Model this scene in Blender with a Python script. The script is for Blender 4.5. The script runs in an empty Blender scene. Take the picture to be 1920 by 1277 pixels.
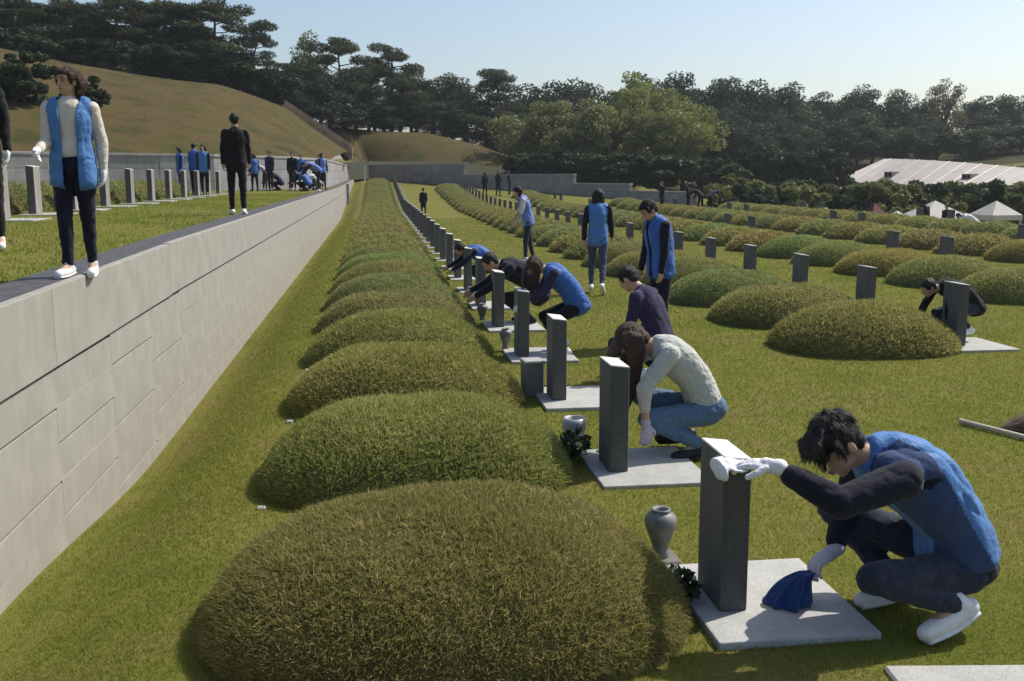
import bpy, bmesh, math, random
import numpy as np
from mathutils import Vector, Matrix

# ------------------------------------------------------------------ camera, sky, sun, exposure
S = bpy.context.scene
C = S.collection
cd = bpy.data.cameras.new('camera'); cam = bpy.data.objects.new('camera', cd); C.objects.link(cam)
cam.location = (0, 0, 2.0)
cam.rotation_euler = (math.radians(90 - 9.368), 0, math.radians(-7.722))
cd.sensor_width = 36; cd.lens = 36 * 1870 / 1920
cd.clip_start = 0.05; cd.clip_end = 2000
S.camera = cam

SUN_AZ, SUN_EL = 66.0, 50.0
W = bpy.data.worlds.new('World'); S.world = W; W.use_nodes = True
nt = W.node_tree; bg = nt.nodes['Background']
sky = nt.nodes.new('ShaderNodeTexSky'); sky.sky_type = 'NISHITA'; sky.sun_disc = False
sky.sun_elevation = math.radians(SUN_EL); sky.sun_rotation = math.radians(SUN_AZ)
sky.air_density = 1.0; sky.dust_density = 2.0; sky.ozone_density = 1.2; sky.altitude = 50
nt.links.new(sky.outputs[0], bg.inputs[0]); bg.inputs[1].default_value = 0.13
ld = bpy.data.lights.new('sun', 'SUN'); sun = bpy.data.objects.new('sun', ld); C.objects.link(sun)
ld.energy = 4.4; ld.angle = math.radians(0.55); ld.color = (1.0, 0.93, 0.82)
az, el = math.radians(SUN_AZ), math.radians(SUN_EL)
sdir = Vector((math.sin(az) * math.cos(el), math.cos(az) * math.cos(el), math.sin(el)))
sun.rotation_euler = sdir.to_track_quat('Z', 'Y').to_euler(); sun.location = (20, 20, 40)
vs = S.view_settings; vs.view_transform = 'Standard'; vs.look = 'None'; vs.gamma = 1; vs.exposure = 0.16
try: vs.use_curve_mapping = False
except Exception: pass
S.cycles.max_bounces = 6; S.cycles.transparent_max_bounces = 4

rng = np.random.default_rng(11); random.seed(11)
A = np.array

# ------------------------------------------------------------------ helpers
def sm(t):
    t = np.clip(t, 0, 1); return t * t * (3 - 2 * t)

def fbm(P, f=1.0, seed=0, oct=3):
    """cheap smooth noise from warped sines, about -1..1"""
    r = np.random.default_rng(seed); P = np.asarray(P, float) * f; out = np.zeros(len(P)); a = 1.0; tot = 0
    for o in range(oct):
        for k in range(4):
            d = r.normal(size=3); d /= np.linalg.norm(d); e = r.normal(size=3)
            out += a * np.sin(P @ d * 2.0 + 1.3 * np.sin(P @ e * 0.9 + r.uniform(0, 6)) + r.uniform(0, 6)); tot += a * .5
        P = P * 2.03; a *= .55
    return out / tot * .6

def npmesh(name, V, F, mats=(), smooth=False, tint=None, midx=None):
    """V (n,3); F (m,k) all with k corners"""
    V = np.ascontiguousarray(V, dtype=np.float32); F = np.ascontiguousarray(F, dtype=np.int32)
    me = bpy.data.meshes.new(name); m, k = F.shape
    me.vertices.add(len(V)); me.vertices.foreach_set('co', V.ravel())
    me.loops.add(m * k); me.loops.foreach_set('vertex_index', F.ravel())
    me.polygons.add(m); me.polygons.foreach_set('loop_start', np.arange(0, m * k, k, dtype=np.int32))
    for mm in (mats if isinstance(mats, (list, tuple)) else [mats]): me.materials.append(mm)
    if midx is not None: me.polygons.foreach_set('material_index', np.asarray(midx, np.int32))
    if smooth: me.polygons.foreach_set('use_smooth', np.ones(m, bool))
    me.update(calc_edges=True)
    if tint is not None:
        a = me.attributes.new('tint', 'FLOAT', 'POINT'); a.data.foreach_set('value', np.asarray(tint, np.float32))
    return me

def pymesh(name, V, F, mat=None, smooth=False):
    me = bpy.data.meshes.new(name); me.from_pydata([tuple(map(float, v)) for v in V], [], [tuple(map(int, f)) for f in F])
    if mat: me.materials.append(mat)
    if smooth: me.polygons.foreach_set('use_smooth', [True] * len(me.polygons))
    me.update(); return me

def link(name, me, parent=None, loc=(0, 0, 0), rot=0):
    o = bpy.data.objects.new(name, me); C.objects.link(o); o.location = loc
    if rot: o.rotation_euler = (0, 0, rot)
    if parent: o.parent = parent
    return o

def tag(o, label=None, cat=None, group=None, kind=None):
    if cat and not kind: kind = 'thing'
    if label: o['label'] = label
    if cat: o['category'] = cat
    if group: o['group'] = group
    if kind: o['kind'] = kind
    return o

def empty(name, loc, rot=0, label=None, cat=None, group=None):
    o = bpy.data.objects.new(name, None); C.objects.link(o); o.location = loc; o.rotation_euler = (0, 0, rot)
    o.empty_display_size = .2
    return tag(o, label, cat, group)

def dup(o, loc, rot=None, label=None, group=None, sc=None, col=None):
    c = o.copy(); C.objects.link(c); c.location = loc
    if rot is not None: c.rotation_euler = (0, 0, rot)
    if sc is not None: c.scale = sc
    if label: c['label'] = label
    if group: c['group'] = group
    if col is not None: c.color = col
    for ch in list(o.children):
        d = ch.copy(); C.objects.link(d); d.parent = c
        if col is not None: d.color = col
        for g in ch.children:
            e = g.copy(); C.objects.link(e); e.parent = d
    return c

def boxVF(x0, x1, y0, y1, z0, z1):
    V = [(x0, y0, z0), (x1, y0, z0), (x1, y1, z0), (x0, y1, z0), (x0, y0, z1), (x1, y0, z1), (x1, y1, z1), (x0, y1, z1)]
    F = [(0, 3, 2, 1), (4, 5, 6, 7), (0, 1, 5, 4), (1, 2, 6, 5), (2, 3, 7, 6), (3, 0, 4, 7)]
    return A(V, float), F

def bevel_mesh(name, V, F, mat, w=.01, seg=2, smooth=False):
    bm = bmesh.new(); vs_ = [bm.verts.new(v) for v in V]
    for f in F: bm.faces.new([vs_[i] for i in f])
    bmesh.ops.recalc_face_normals(bm, faces=bm.faces)
    bmesh.ops.bevel(bm, geom=list(bm.edges), offset=w, segments=seg, affect='EDGES', profile=.5)
    me = bpy.data.meshes.new(name); bm.to_mesh(me); bm.free(); me.materials.append(mat)
    if smooth: me.polygons.foreach_set('use_smooth', [True] * len(me.polygons))
    return me

def lathe(name, prof, mat, n=28):
    V = []; F = []
    for r, z in prof:
        for k in range(n):
            a = 2 * math.pi * k / n; V.append((r * math.cos(a), r * math.sin(a), z))
    for i in range(len(prof) - 1):
        for k in range(n):
            F.append((i * n + k, i * n + (k + 1) % n, (i + 1) * n + (k + 1) % n, (i + 1) * n + k))
    return pymesh(name, V, F, mat, True)

def joinVF(parts):
    V = []; F = []; n = 0
    for v, f in parts:
        V.extend(list(map(tuple, v))); F.extend([tuple(i + n for i in q) for q in f]); n += len(v)
    return V, F

# ------------------------------------------------------------------ materials
def material(name, c1, c2, scale=6.0, rough=.8, bump=0.0, bscale=None, detail=6, translucent=0.0, tint=False, objrand=0.0, spec=.3, c3=None, objcol=False, island=0.0, sheen=0.0, stretch=None, contrast=(.35, .65), stain=0.0):
    m = bpy.data.materials.new(name); m.use_nodes = True; t = m.node_tree; N = t.nodes; L = t.links
    b = N['Principled BSDF']; b.inputs['Roughness'].default_value = rough; b.inputs['Specular IOR Level'].default_value = spec
    if sheen: b.inputs['Sheen Weight'].default_value = sheen
    tc = N.new('ShaderNodeTexCoord'); vec = tc.outputs['Object']
    if stretch:
        mp = N.new('ShaderNodeMapping'); mp.inputs['Scale'].default_value = stretch; L.new(vec, mp.inputs[0]); vec = mp.outputs[0]
    ns = N.new('ShaderNodeTexNoise'); ns.inputs['Scale'].default_value = scale; ns.inputs['Detail'].default_value = detail; ns.inputs['Roughness'].default_value = .62
    L.new(vec, ns.inputs['Vector'])
    fac = ns.outputs['Fac']
    if tint:
        at = N.new('ShaderNodeAttribute'); at.attribute_name = 'tint'; fac = at.outputs['Fac']
    rp = N.new('ShaderNodeValToRGB'); cr = rp.color_ramp
    lo, hi = (0.0, 1.0) if tint else contrast
    cr.elements[0].position = lo; cr.elements[0].color = (*c1, 1); cr.elements[1].position = hi; cr.elements[1].color = (*c2, 1)
    if c3 is not None:
        e = cr.elements.new(.5 if not tint else .72); e.color = (*c2, 1); cr.elements[-1].color = (*c3, 1)
    L.new(fac, rp.inputs[0]); col = rp.outputs[0]
    def mul(fsock, amt, col):
        mr = N.new('ShaderNodeMapRange'); mr.inputs['To Min'].default_value = 1 - amt; mr.inputs['To Max'].default_value = 1 + amt; L.new(fsock, mr.inputs[0])
        hs = N.new('ShaderNodeHueSaturation'); L.new(mr.outputs[0], hs.inputs['Value']); L.new(col, hs.inputs['Color']); return hs.outputs[0]
    if stain:      # slow vertical weathering streaks
        mp2 = N.new('ShaderNodeMapping'); mp2.inputs['Scale'].default_value = (1, 1, .16); L.new(tc.outputs['Object'], mp2.inputs[0])
        n3 = N.new('ShaderNodeTexNoise'); n3.inputs['Scale'].default_value = 5.0; n3.inputs['Detail'].default_value = 7; n3.inputs['Roughness'].default_value = .7; L.new(mp2.outputs[0], n3.inputs['Vector'])
        ad = N.new('ShaderNodeMapRange'); ad.inputs['From Min'].default_value = .3; ad.inputs['From Max'].default_value = .7; L.new(n3.outputs['Fac'], ad.inputs[0]); col = mul(ad.outputs[0], stain, col)
    if objrand:
        oi = N.new('ShaderNodeObjectInfo'); col = mul(oi.outputs['Random'], objrand, col)
    if island:
        g = N.new('ShaderNodeNewGeometry'); col = mul(g.outputs['Random Per Island'], island, col)
    if objcol:
        oi = N.new('ShaderNodeObjectInfo'); mx = N.new('ShaderNodeMix'); mx.data_type = 'RGBA'; mx.blend_type = 'MULTIPLY'; mx.inputs[0].default_value = 1
        L.new(col, mx.inputs[6]); L.new(oi.outputs['Color'], mx.inputs[7]); col = mx.outputs[2]
    L.new(col, b.inputs['Base Color'])
    if bump:
        n2 = N.new('ShaderNodeTexNoise'); n2.inputs['Scale'].default_value = bscale or scale * 5; n2.inputs['Detail'].default_value = 5; L.new(vec, n2.inputs['Vector'])
        bp = N.new('ShaderNodeBump'); bp.inputs['Strength'].default_value = bump; bp.inputs['Distance'].default_value = .02
        L.new(n2.outputs['Fac'], bp.inputs['Height']); L.new(bp.outputs[0], b.inputs['Normal'])
    if translucent:
        tr = N.new('ShaderNodeBsdfTranslucent'); L.new(col, tr.inputs[0]); ms = N.new('ShaderNodeMixShader'); ms.inputs[0].default_value = translucent
        L.new(b.outputs[0], ms.inputs[1]); L.new(tr.outputs[0], ms.inputs[2]); L.new(ms.outputs[0], N['Material Output'].inputs[0])
    return m

M = {}
M['lawn'] = material('lawn_soil', (.105, .122, .024), (.155, .152, .036), .9, .95, .5, 60, spec=.05, c3=(.17, .14, .05))
M['blade'] = material('lawn_blade', (.165, .225, .032), (.285, .29, .058), tint=True, translucent=.42, rough=.65, c3=(.40, .335, .13), spec=.2)
M['mound'] = material('mound_turf', (.075, .08, .028), (.15, .14, .055), 9, .95, .6, 50, spec=.05, objcol=True)
M['tuft'] = material('mound_grass', (.16, .185, .052), (.44, .415, .16), tint=True, translucent=.5, rough=.7, c3=(.58, .50, .29), spec=.15, objcol=True)
M['hill'] = material('hill_turf', (.046, .049, .018), (.092, .068, .031), .3, .95, .6, 14, spec=.05, c3=(.058, .062, .02), detail=10)
M['forest_floor'] = material('forest_floor', (.03, .035, .015), (.06, .055, .025), .4, .95, .5, 6, spec=.05)
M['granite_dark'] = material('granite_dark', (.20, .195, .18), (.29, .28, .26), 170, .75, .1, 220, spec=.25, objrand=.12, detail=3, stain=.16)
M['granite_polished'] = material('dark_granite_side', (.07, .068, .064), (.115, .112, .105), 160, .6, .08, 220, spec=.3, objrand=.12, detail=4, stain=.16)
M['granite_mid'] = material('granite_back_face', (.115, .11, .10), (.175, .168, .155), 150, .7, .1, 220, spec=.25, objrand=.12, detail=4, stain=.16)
M['granite_slab'] = material('granite_slab', (.34, .345, .33), (.45, .45, .43), 90, .75, .12, 190, spec=.3, objrand=.07, detail=4, stain=.16)
M['wall'] = material('wall_stone', (.29, .277, .25), (.345, .33, .30), 3.0, .85, .06, 140, spec=.2, objrand=.015, island=.006, detail=10, stain=.07)
M['wall_far'] = material('far_wall_stone', (.24, .235, .24), (.32, .31, .315), 1.2, .85, .3, 12, spec=.2, island=.1, stain=.16)
M['wall_back'] = material('wall_backing', (.22, .205, .18), (.28, .26, .235), 3, .9)
M['kerb'] = material('dark_kerb_stone', (.055, .056, .06), (.10, .10, .105), 9, .7, .3, 60)
M['bark'] = material('bark', (.05, .038, .028), (.12, .09, .065), 6, .9, .6, 20, stretch=(1, 1, .25))
def leafmat(n, a, b, c=None, tr=.28): return material(n, a, b, tint=True, translucent=tr, rough=.6, objrand=.22, spec=.2, c3=c)
M['pine'] = leafmat('pine_needles', (.036, .050, .022), (.066, .082, .032), (.12, .125, .05), .26)
M['dark_leaf'] = leafmat('dark_leaves', (.030, .048, .026), (.055, .076, .036), (.10, .12, .055), .28)
M['olive_leaf'] = leafmat('olive_leaves', (.15, .17, .06), (.24, .25, .09), (.33, .33, .13))
M['light_leaf'] = leafmat('light_olive_leaves', (.18, .21, .06), (.28, .30, .09), (.36, .36, .13))
M['yellow_leaf'] = leafmat('yellow_green_leaves', (.12, .14, .04), (.21, .22, .07), (.27, .26, .1), .4)
M['pale_leaf'] = leafmat('pale_tan_leaves', (.13, .12, .06), (.21, .19, .1), (.27, .24, .14), .35)
def cloth(n, c, k=1.25, sc=14, rough=.85, bump=.25): return material(n, c, tuple(min(1, x * k) for x in c), sc, rough, bump * 2.2, 24, sheen=.1, spec=.15)
M['vest'] = cloth('blue_vest_fabric', (.04, .112, .34), 1.3, rough=.6)
M['vest_light'] = cloth('light_blue_vest_fabric', (.065, .168, .39), 1.3, rough=.55)
M['vest_pale'] = cloth('faded_blue_vest_fabric', (.13, .20, .46), 1.2, rough=.6)
M['slate'] = cloth('slate_blue_fabric', (.034, .055, .125), 1.3)
M['navy'] = cloth('navy_fabric', (.010, .011, .020), 1.6)
M['black'] = cloth('black_fabric', (.009, .009, .010), 1.5)
M['jeans_dark'] = cloth('dark_denim', (.022, .027, .045), 1.5, 40)
M['jeans'] = cloth('blue_denim', (.085, .14, .22), 1.35, 40)
M['jeans_grey'] = cloth('grey_denim', (.05, .06, .10), 1.4, 40)
M['sweater'] = cloth('pale_sweater_wool', (.44, .46, .42), 1.15, 30, .95, .5)
M['cream'] = cloth('cream_shirt_fabric', (.55, .50, .44), 1.12)
M['white'] = cloth('white_fabric', (.70, .70, .72), 1.08)
M['lilac'] = cloth('lilac_fabric', (.45, .42, .52), 1.1)
M['purple'] = cloth('dark_purple_fabric', (.028, .022, .055), 1.4)
M['blue_cloth'] = cloth('blue_rag_fabric', (.018, .045, .16), 1.35, 60, .9, .6)
M['skin'] = material('skin', (.42, .26, .18), (.50, .31, .21), 8, .55, .05, 60, spec=.35)
M['lip'] = material('lips', (.33, .13, .10), (.36, .15, .12), 20, .5)
M['eye'] = material('eye_dark', (.01, .008, .007), (.02, .015, .012), 20, .25)
M['hair_black'] = material('black_hair', (.007, .006, .006), (.016, .013, .011), 30, .5, .7, 120, spec=.3, stretch=(1, 1, .3))
M['hair_brown'] = material('brown_hair', (.028, .016, .010), (.065, .036, .022), 30, .5, .7, 120, spec=.3, stretch=(1, 1, .3))
M['shoe_white'] = material('white_shoe', (.68, .68, .66), (.78, .78, .76), 12, .6, .1)
M['shoe_black'] = material('black_shoe', (.012, .012, .013), (.022, .022, .022), 12, .5, .1)
M['ceramic'] = material('grey_ceramic', (.13, .14, .135), (.20, .21, .20), 14, .45, .1, 60, spec=.5, stain=.16)
M['dark_inside'] = material('vase_inside', (.02, .02, .02), (.03, .03, .03), 10, .9)
M['silver'] = material('silver_vase', (.34, .345, .36), (.44, .445, .46), 20, .35, spec=.8)
M['flower_dark'] = material('withered_leaves', (.012, .015, .01), (.03, .032, .02), tint=True, translucent=.1, c3=(.06, .055, .035))
M['petal'] = material('white_petals', (.62, .6, .55), (.75, .73, .7), 20, .7, translucent=.2)
M['bulb'] = material('plain_white_plaster', (.70, .69, .66), (.80, .79, .76), 3, .8)
M['roof'] = material('pale_roof_panels', (.42, .38, .34), (.50, .455, .41), 1.0, .7, .15, 12, stretch=(1, 1, 4))
M['canvas'] = material('white_canvas', (.56, .54, .50), (.66, .63, .58), 3, .8, translucent=.2)
M['maroon'] = material('maroon_canvas', (.10, .025, .03), (.14, .04, .045), 4, .8)
M['steel'] = material('grey_steel', (.30, .30, .31), (.38, .38, .39), 8, .5, spec=.5)
M['glass'] = material('dark_glass', (.02, .022, .025), (.03, .033, .036), 4, .15, spec=.6)
M['wood'] = material('pale_wood', (.50, .42, .30), (.62, .53, .40), 10, .7, .2, stretch=(6, 1, 6))
M['dirt'] = material('packed_earth', (.20, .16, .11), (.36, .26, .18), 2, .95, .3)

# ------------------------------------------------------------------ terrain
def lip(x, y):            # signed metres beyond the stepped wall at the far side of the field
    return (x + 1) * .853 + (y - 97) * .522
def tz(x, y):
    x = np.asarray(x, float); y = np.asarray(y, float)
    t = sm((-.88 - x) / 1.1); d = .27 + .23 * sm((y - 5) / 4)
    q = np.clip((y - 57) / 40, 0, 1); z = -d * t * (1 - .6 * q) + 1.6 * (q * .65 + sm(q) * .35)
    z = z - 2.2 * sm((x - 23) / 3) * (1 - sm((y - 70) / 30))
    return z + 6 * sm((lip(x, y) - 25) / 90)
def wt(y):                # top of the retaining wall
    return 1.36 - .05 * np.clip((11 - y) / 6, 0, 1.2) + .3 * sm((y - 50) / 45)
def grid_mesh(name, xs, ys, zf, mat):
    X, Y = np.meshgrid(xs, ys); Z = zf(X, Y); V = np.stack([X, Y, Z], -1).reshape(-1, 3); nx, ny = len(xs), len(ys)
    i = np.arange(nx * ny).reshape(ny, nx); F = np.stack([i[:-1, :-1], i[:-1, 1:], i[1:, 1:], i[1:, :-1]], -1).reshape(-1, 4)
    return npmesh(name, V, F, mat, True)
def steps(*segs):
    out = []
    for a, b, s in segs: out += list(np.arange(a, b, s))
    return A(out + [segs[-1][1]])
def micro(X, Y):
    P = np.stack([X, Y, 0 * X], -1).reshape(-1, 3); return (fbm(P, .8, 3) * .012).reshape(X.shape)
gx = steps((-900, -100, 100), (-100, -20, 10), (-20, -4, 2), (-4, 9, .2), (9, 40, 1), (40, 120, 8), (120, 900, 60))
gy = steps((-200, -20, 20), (-20, 2, 2), (2, 20, .25), (20, 110, 1.5), (110, 300, 10), (300, 1500, 100))
g = link('ground', grid_mesh('ground', gx, gy, lambda X, Y: tz(X, Y) + micro(X, Y), M['lawn'])); tag(g, kind='structure')
# wooded floor lies on the far slope
fx = steps((-60, 160, 5)); fy = steps((62, 260, 4))
X, Y = np.meshgrid(fx, fy); keep = (lip(X, Y) > 4) & ((X > 22) | (lip(X, Y) > 14))
def floor_mesh():
    Z = tz(X, Y) + .03; V = np.stack([X, Y, Z], -1).reshape(-1, 3); nx, ny = len(fx), len(fy); i = np.arange(nx * ny).reshape(ny, nx)
    k = keep[:-1, :-1] & keep[1:, 1:] & keep[:-1, 1:] & keep[1:, :-1]
    F = np.stack([i[:-1, :-1], i[:-1, 1:], i[1:, 1:], i[1:, :-1]], -1)[k]
    return npmesh('forest_floor', V, F, M['forest_floor'], True)
tag(link('forest_floor', floor_mesh()), kind='structure')

# upper terrace lawn behind the long wall, up to the back wall
BACK = [(-60, 20), (-30, 33), (-14.7, 41.3), (-11.4, 44.5), (-7.2, 47.2), (-4.3, 52), (-2.75, 60), (-2.45, 97)]
def back_y(x): return np.interp(x, [p[0] for p in BACK], [p[1] for p in BACK])
ty = steps((-20, 3, 3), (3, 40, .5), (40, 97, 3))
bx = np.interp(ty, [p[1] for p in BACK], [p[0] for p in BACK])
V = []; u = np.linspace(0, 1, 30)
for yy, bb in zip(ty, bx):
    for k in u:
        x = -2.38 + (bb + .1 + 2.38) * k ** 1.6; V.append((x, yy, float(wt(yy)) - .03 + .012 * math.sin(x * 1.7 + yy)))
i = np.arange(len(V)).reshape(len(ty), 30)
F = np.stack([i[:-1, :-1], i[1:, :-1], i[1:, 1:], i[:-1, 1:]], -1).reshape(-1, 4)
tag(link('terrace_lawn', npmesh('terrace_lawn', A(V), F, M['lawn'], True)), kind='structure')
# dark stone strip along the wall head
V = []; F = []
for k, yy in enumerate(np.arange(-2, 97.1, 1.0)):
    z = float(wt(yy)); V += [(-2.40, yy, z - .2), (-2.40, yy, z - .012), (-2.03, yy, z - .012), (-2.03, yy, z - .2)]
    if k: n = 4 * k; F += [(n - 4 + j, n + j, n + j + 1, n - 3 + j) for j in range(3)]
tag(link('kerb_strip', pymesh('kerb_strip', V, F, M['kerb'])), kind='structure')

# hillsides: lofts from a foot line to a ridge line and on behind it
def loft(name, foot, ridge, back, mat, seed, amp=.25):
    n = 60; tt = np.linspace(0, 1, n)
    def rs(P):
        P = A(P, float); s = np.linspace(0, 1, len(P)); return np.stack([np.interp(tt, s, P[:, k]) for k in range(3)], 1)
    f, r = rs(foot), rs(ridge); b = r + (r - f) * A([.35, .35, 0]) + A([0, back, .6]); rows = []
    for t in np.linspace(0, 1, 26):
        p = f + (r - f) * t; p[:, 2] = f[:, 2] + (r[:, 2] - f[:, 2]) * (math.sin(t * math.pi / 2) ** 1.15); p[:, 2] += fbm(p, .25, seed) * amp * math.sin(t * math.pi) ; rows.append(p)
    for t in np.linspace(.1, 1, 8):
        p = r + (b - r) * t; rows.append(p)
    V = np.concatenate(rows); R = len(rows); i = np.arange(R * n).reshape(R, n)
    F = np.stack([i[:-1, :-1], i[:-1, 1:], i[1:, 1:], i[1:, :-1]], -1).reshape(-1, 4)
    return tag(link(name, npmesh(name, V, F, mat, True)), kind='structure')
loft('grass_hillside', [(-60, 20.5, 2.9), (-30, 33.3, 2.95), (-17.3, 40.4, 2.93), (-14.6, 41.8, 2.93), (-12.4, 43.7, 2.93), (-9.6, 45.9, 2.93), (-7, 47.7, 2.93), (-4.3, 52.4, 2.93), (-2.75, 61, 2.93)],
     [(-75, 55, 10), (-40, 62, 9.9), (-26.8, 66, 9.72), (-24.4, 72, 10), (-20.9, 75, 9.5), (-16.2, 78, 9.0), (-11.2, 80, 8.59), (-6.8, 84, 7.3), (-4.4, 86, 5.5), (-1.9, 88, 3.9)], 40, M['hill'], 5)
loft('far_hillside', [(-2.6, 90, 3.3), (-1.0, 99, 3.4), (4.9, 94, 3.3), (10, 90.5, 2.9), (13.1, 88, 2.6), (16, 82, 2.0)],
     [(-6, 104, 6.9), (-3.2, 104, 6.77), (-.06, 106, 6.6), (5.5, 108, 6.45), (11.2, 108, 5.1), (15.5, 104, 3.3), (22, 100, 2.2)], 30, M['hill'], 9, .18)
M['sunlit_top'] = material('sunlit_stone_top', (.56, .56, .53), (.68, .67, .64), 60, .8, .1, 150, stain=.16)  # paler than the stone below: sun on the tops put into the colour

# ------------------------------------------------------------------ walls
lw = empty('retaining_wall', (-2.0, 3, -.5), 0, 'long pale stone retaining wall running along the left of the lawn', 'wall')
def wall_part(name, V, F, mat, loc, bev=.006):
    return bevel_mesh(name, V, F, mat, bev, 1)
# backing
V = []; F = []
for k, yy in enumerate(np.arange(-2, 97.1, 1.5)):
    z = float(wt(yy)); V += [(-2.03, yy - 3, -.3), (-2.03, yy - 3, z + .5 - .015), (-.0 - .035, yy - 3, z + .5 - .10), (-.035, yy - 3, -.3)]
V = [(v[0] if v[0] < -1 else -.035, v[1], v[2]) for v in V]; V = [(v[0] + (2 if v[0] < -1 else 0), v[1], v[2]) for v in V]
for k in range(1, len(V) // 4):
    n = 4 * k; F += [(n - 4 + j, n + j, n + j + 1, n - 3 + j) for j in range(3)]
link('wall_core', pymesh('wall_core', V, F, M['wall_back']), lw)
COPE_L, BL, CH = 3.6, 2.7, .2366
v, f = boxVF(-.05, .022, -COPE_L / 2 + .0015, COPE_L / 2 - .0015, -.49, 0)
cope = bevel_mesh('coping_stone', v, f, M['wall'], .004, 2)
v, f = boxVF(-.12, 0, -BL / 2 + .0006, BL / 2 - .0006, -CH / 2 + .0008, CH / 2 - .0008)
block = bevel_mesh('wall_block', v, f, M['wall'], .0018, 1)
r = random.Random(3)
Y = 1.0
while Y < 26:
    o = link('coping_stone', cope, lw, (0, Y - 3, float(wt(Y)) + .5)); o.rotation_euler = (float(wt(Y + .5) - wt(Y - .5)), 0, 0); Y += COPE_L
cy_end = Y
c_end = []
for c in range(7):
    Y = 1.0 + (BL / 2 if c % 2 else 0)
    while Y < 25.6:
        link('wall_block', block, lw, (r.uniform(-.001, .001), Y - 3, float(wt(Y)) + .5 - .515 - CH * (c + .5))); Y += BL
    c_end.append(Y)
parts = []
def far_blocks():
    out = []
    Y = cy_end
    while Y < 96.5:
        z = float(wt(Y)); vv, ff = boxVF(-.05, .022, -COPE_L / 2 + .0015, COPE_L / 2 - .0015, -.49, 0); out.append((vv + A([0, Y - 3, z + .5]), ff)); Y += COPE_L
    for c in range(7):
        Y = c_end[c]
        while Y < 96.5:
            vv, ff = boxVF(-.12, 0, -BL / 2 + .0006, BL / 2 - .0006, -CH / 2 + .0008, CH / 2 - .0008); out.append((vv + A([r.uniform(-.002, .001), Y - 3, float(wt(Y)) + .5 - .515 - CH * (c + .5)]), ff)); Y += BL
    return joinVF(out)
V, F = far_blocks()
tag(link('far_wall_blocks', pymesh('far_wall_blocks', V, F, M['wall']), lw), kind='stuff')

def wall_run(name, pts, top, bot, thick, label, mat, bl=1.6, ch=.45):
    """a straight wall between two points: blocks on a core, with a coping"""
    (x0, y0), (x1, y1) = pts; L = math.hypot(x1 - x0, y1 - y0); e = empty(name, (x0, y0, bot), math.atan2(y1 - y0, x1 - x0), label, 'wall')
    h = top - bot
    v, f = boxVF(0, L, .03, thick, 0, h - .12); link('wall_core', pymesh('wall_core', v, f, M['wall_back']), e)
    v, f = boxVF(-.03, L + .03, -.04, thick + .04, h - .12, h); link('coping', bevel_mesh('coping', v, f, mat, .015, 1), e)
    out = []; nb = max(1, round(L / bl)); nc = max(1, round((h - .12) / ch)); bw = L / nb; hh = (h - .12) / nc
    for c in range(nc):
        for k in range(nb):
            vv, ff = boxVF(k * bw + .006, (k + 1) * bw - .006, random.uniform(-.006, .006), .0299, c * hh + .006, (c + 1) * hh - .006); out.append((vv, ff))
    V, F = joinVF(out); tag(link('facing_blocks', pymesh('facing_blocks', V, F, mat), e), kind='stuff')
    return e
wall_run('stepped_wall', [(-.6, 98), (7.36, 84)], 3.05, .5, .3, 'highest grey section of stepped wall at the far end of the mound rows', M['wall_far'])
wall_run('stepped_wall', [(7.38, 84), (14.45, 73)], 2.15, .0, .3, 'second grey section of stepped wall below the far hillside', M['wall_far'])
wall_run('stepped_wall', [(14.47, 73), (17.4, 68)], 1.49, -.1, .3, 'short grey third section of stepped wall under the round olive trees', M['wall_far'])
wall_run('stepped_wall', [(17.42, 68), (19.9, 61.5)], 1.02, -.2, .3, 'lowest grey section of stepped wall beside the dark standing figure', M['wall_far'])
LB = ['grey back wall of upper terrace at the far left edge', 'grey back wall of upper terrace behind the woman in open vest', 'grey back wall of upper terrace left of three people in blue', 'grey back wall of upper terrace behind the three people in blue', 'grey back wall of upper terrace behind the row of crouching people', 'grey back wall of upper terrace at the end of the crouching row', 'far thin end of grey back wall beside white pole']
for k in range(len(BACK) - 1):
    yv = (BACK[k][1] + BACK[k + 1][1]) / 2
    wall_run('terrace_wall', [BACK[k], BACK[k + 1]], 2.95 + .004 * k, float(wt(BACK[k][1])) - .1, .3, LB[k], M['wall_far'], 2.0, .5)
# pole and pilaster at the far end of the long wall
e = empty('white_pole', (-.95, 95.5, .5), 0, 'thin white pole at the far end of the long wall', 'pole')
v, f = boxVF(-.06, .06, -.06, .06, 0, 2.4); link('post', bevel_mesh('post', v, f, M['bulb'], .01, 1), e)
v, f = boxVF(-.1, .1, -.1, .1, 2.401, 2.46); link('cap', bevel_mesh('cap', v, f, M['bulb'], .01, 1), e)
e = empty('wall_pilaster', (-1.86, 70, -.5), 0, 'small dark post standing against the far wall face', 'post')
v, f = boxVF(-.09, .09, -.15, .15, 0, 1.9); link('post', bevel_mesh('post', v, f, M['wall_far'], .02, 1), e)
v, f = boxVF(-.11, .11, -.18, .18, 1.901, 1.98); link('cap', bevel_mesh('cap', v, f, M['wall_far'], .02, 1), e)
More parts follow.
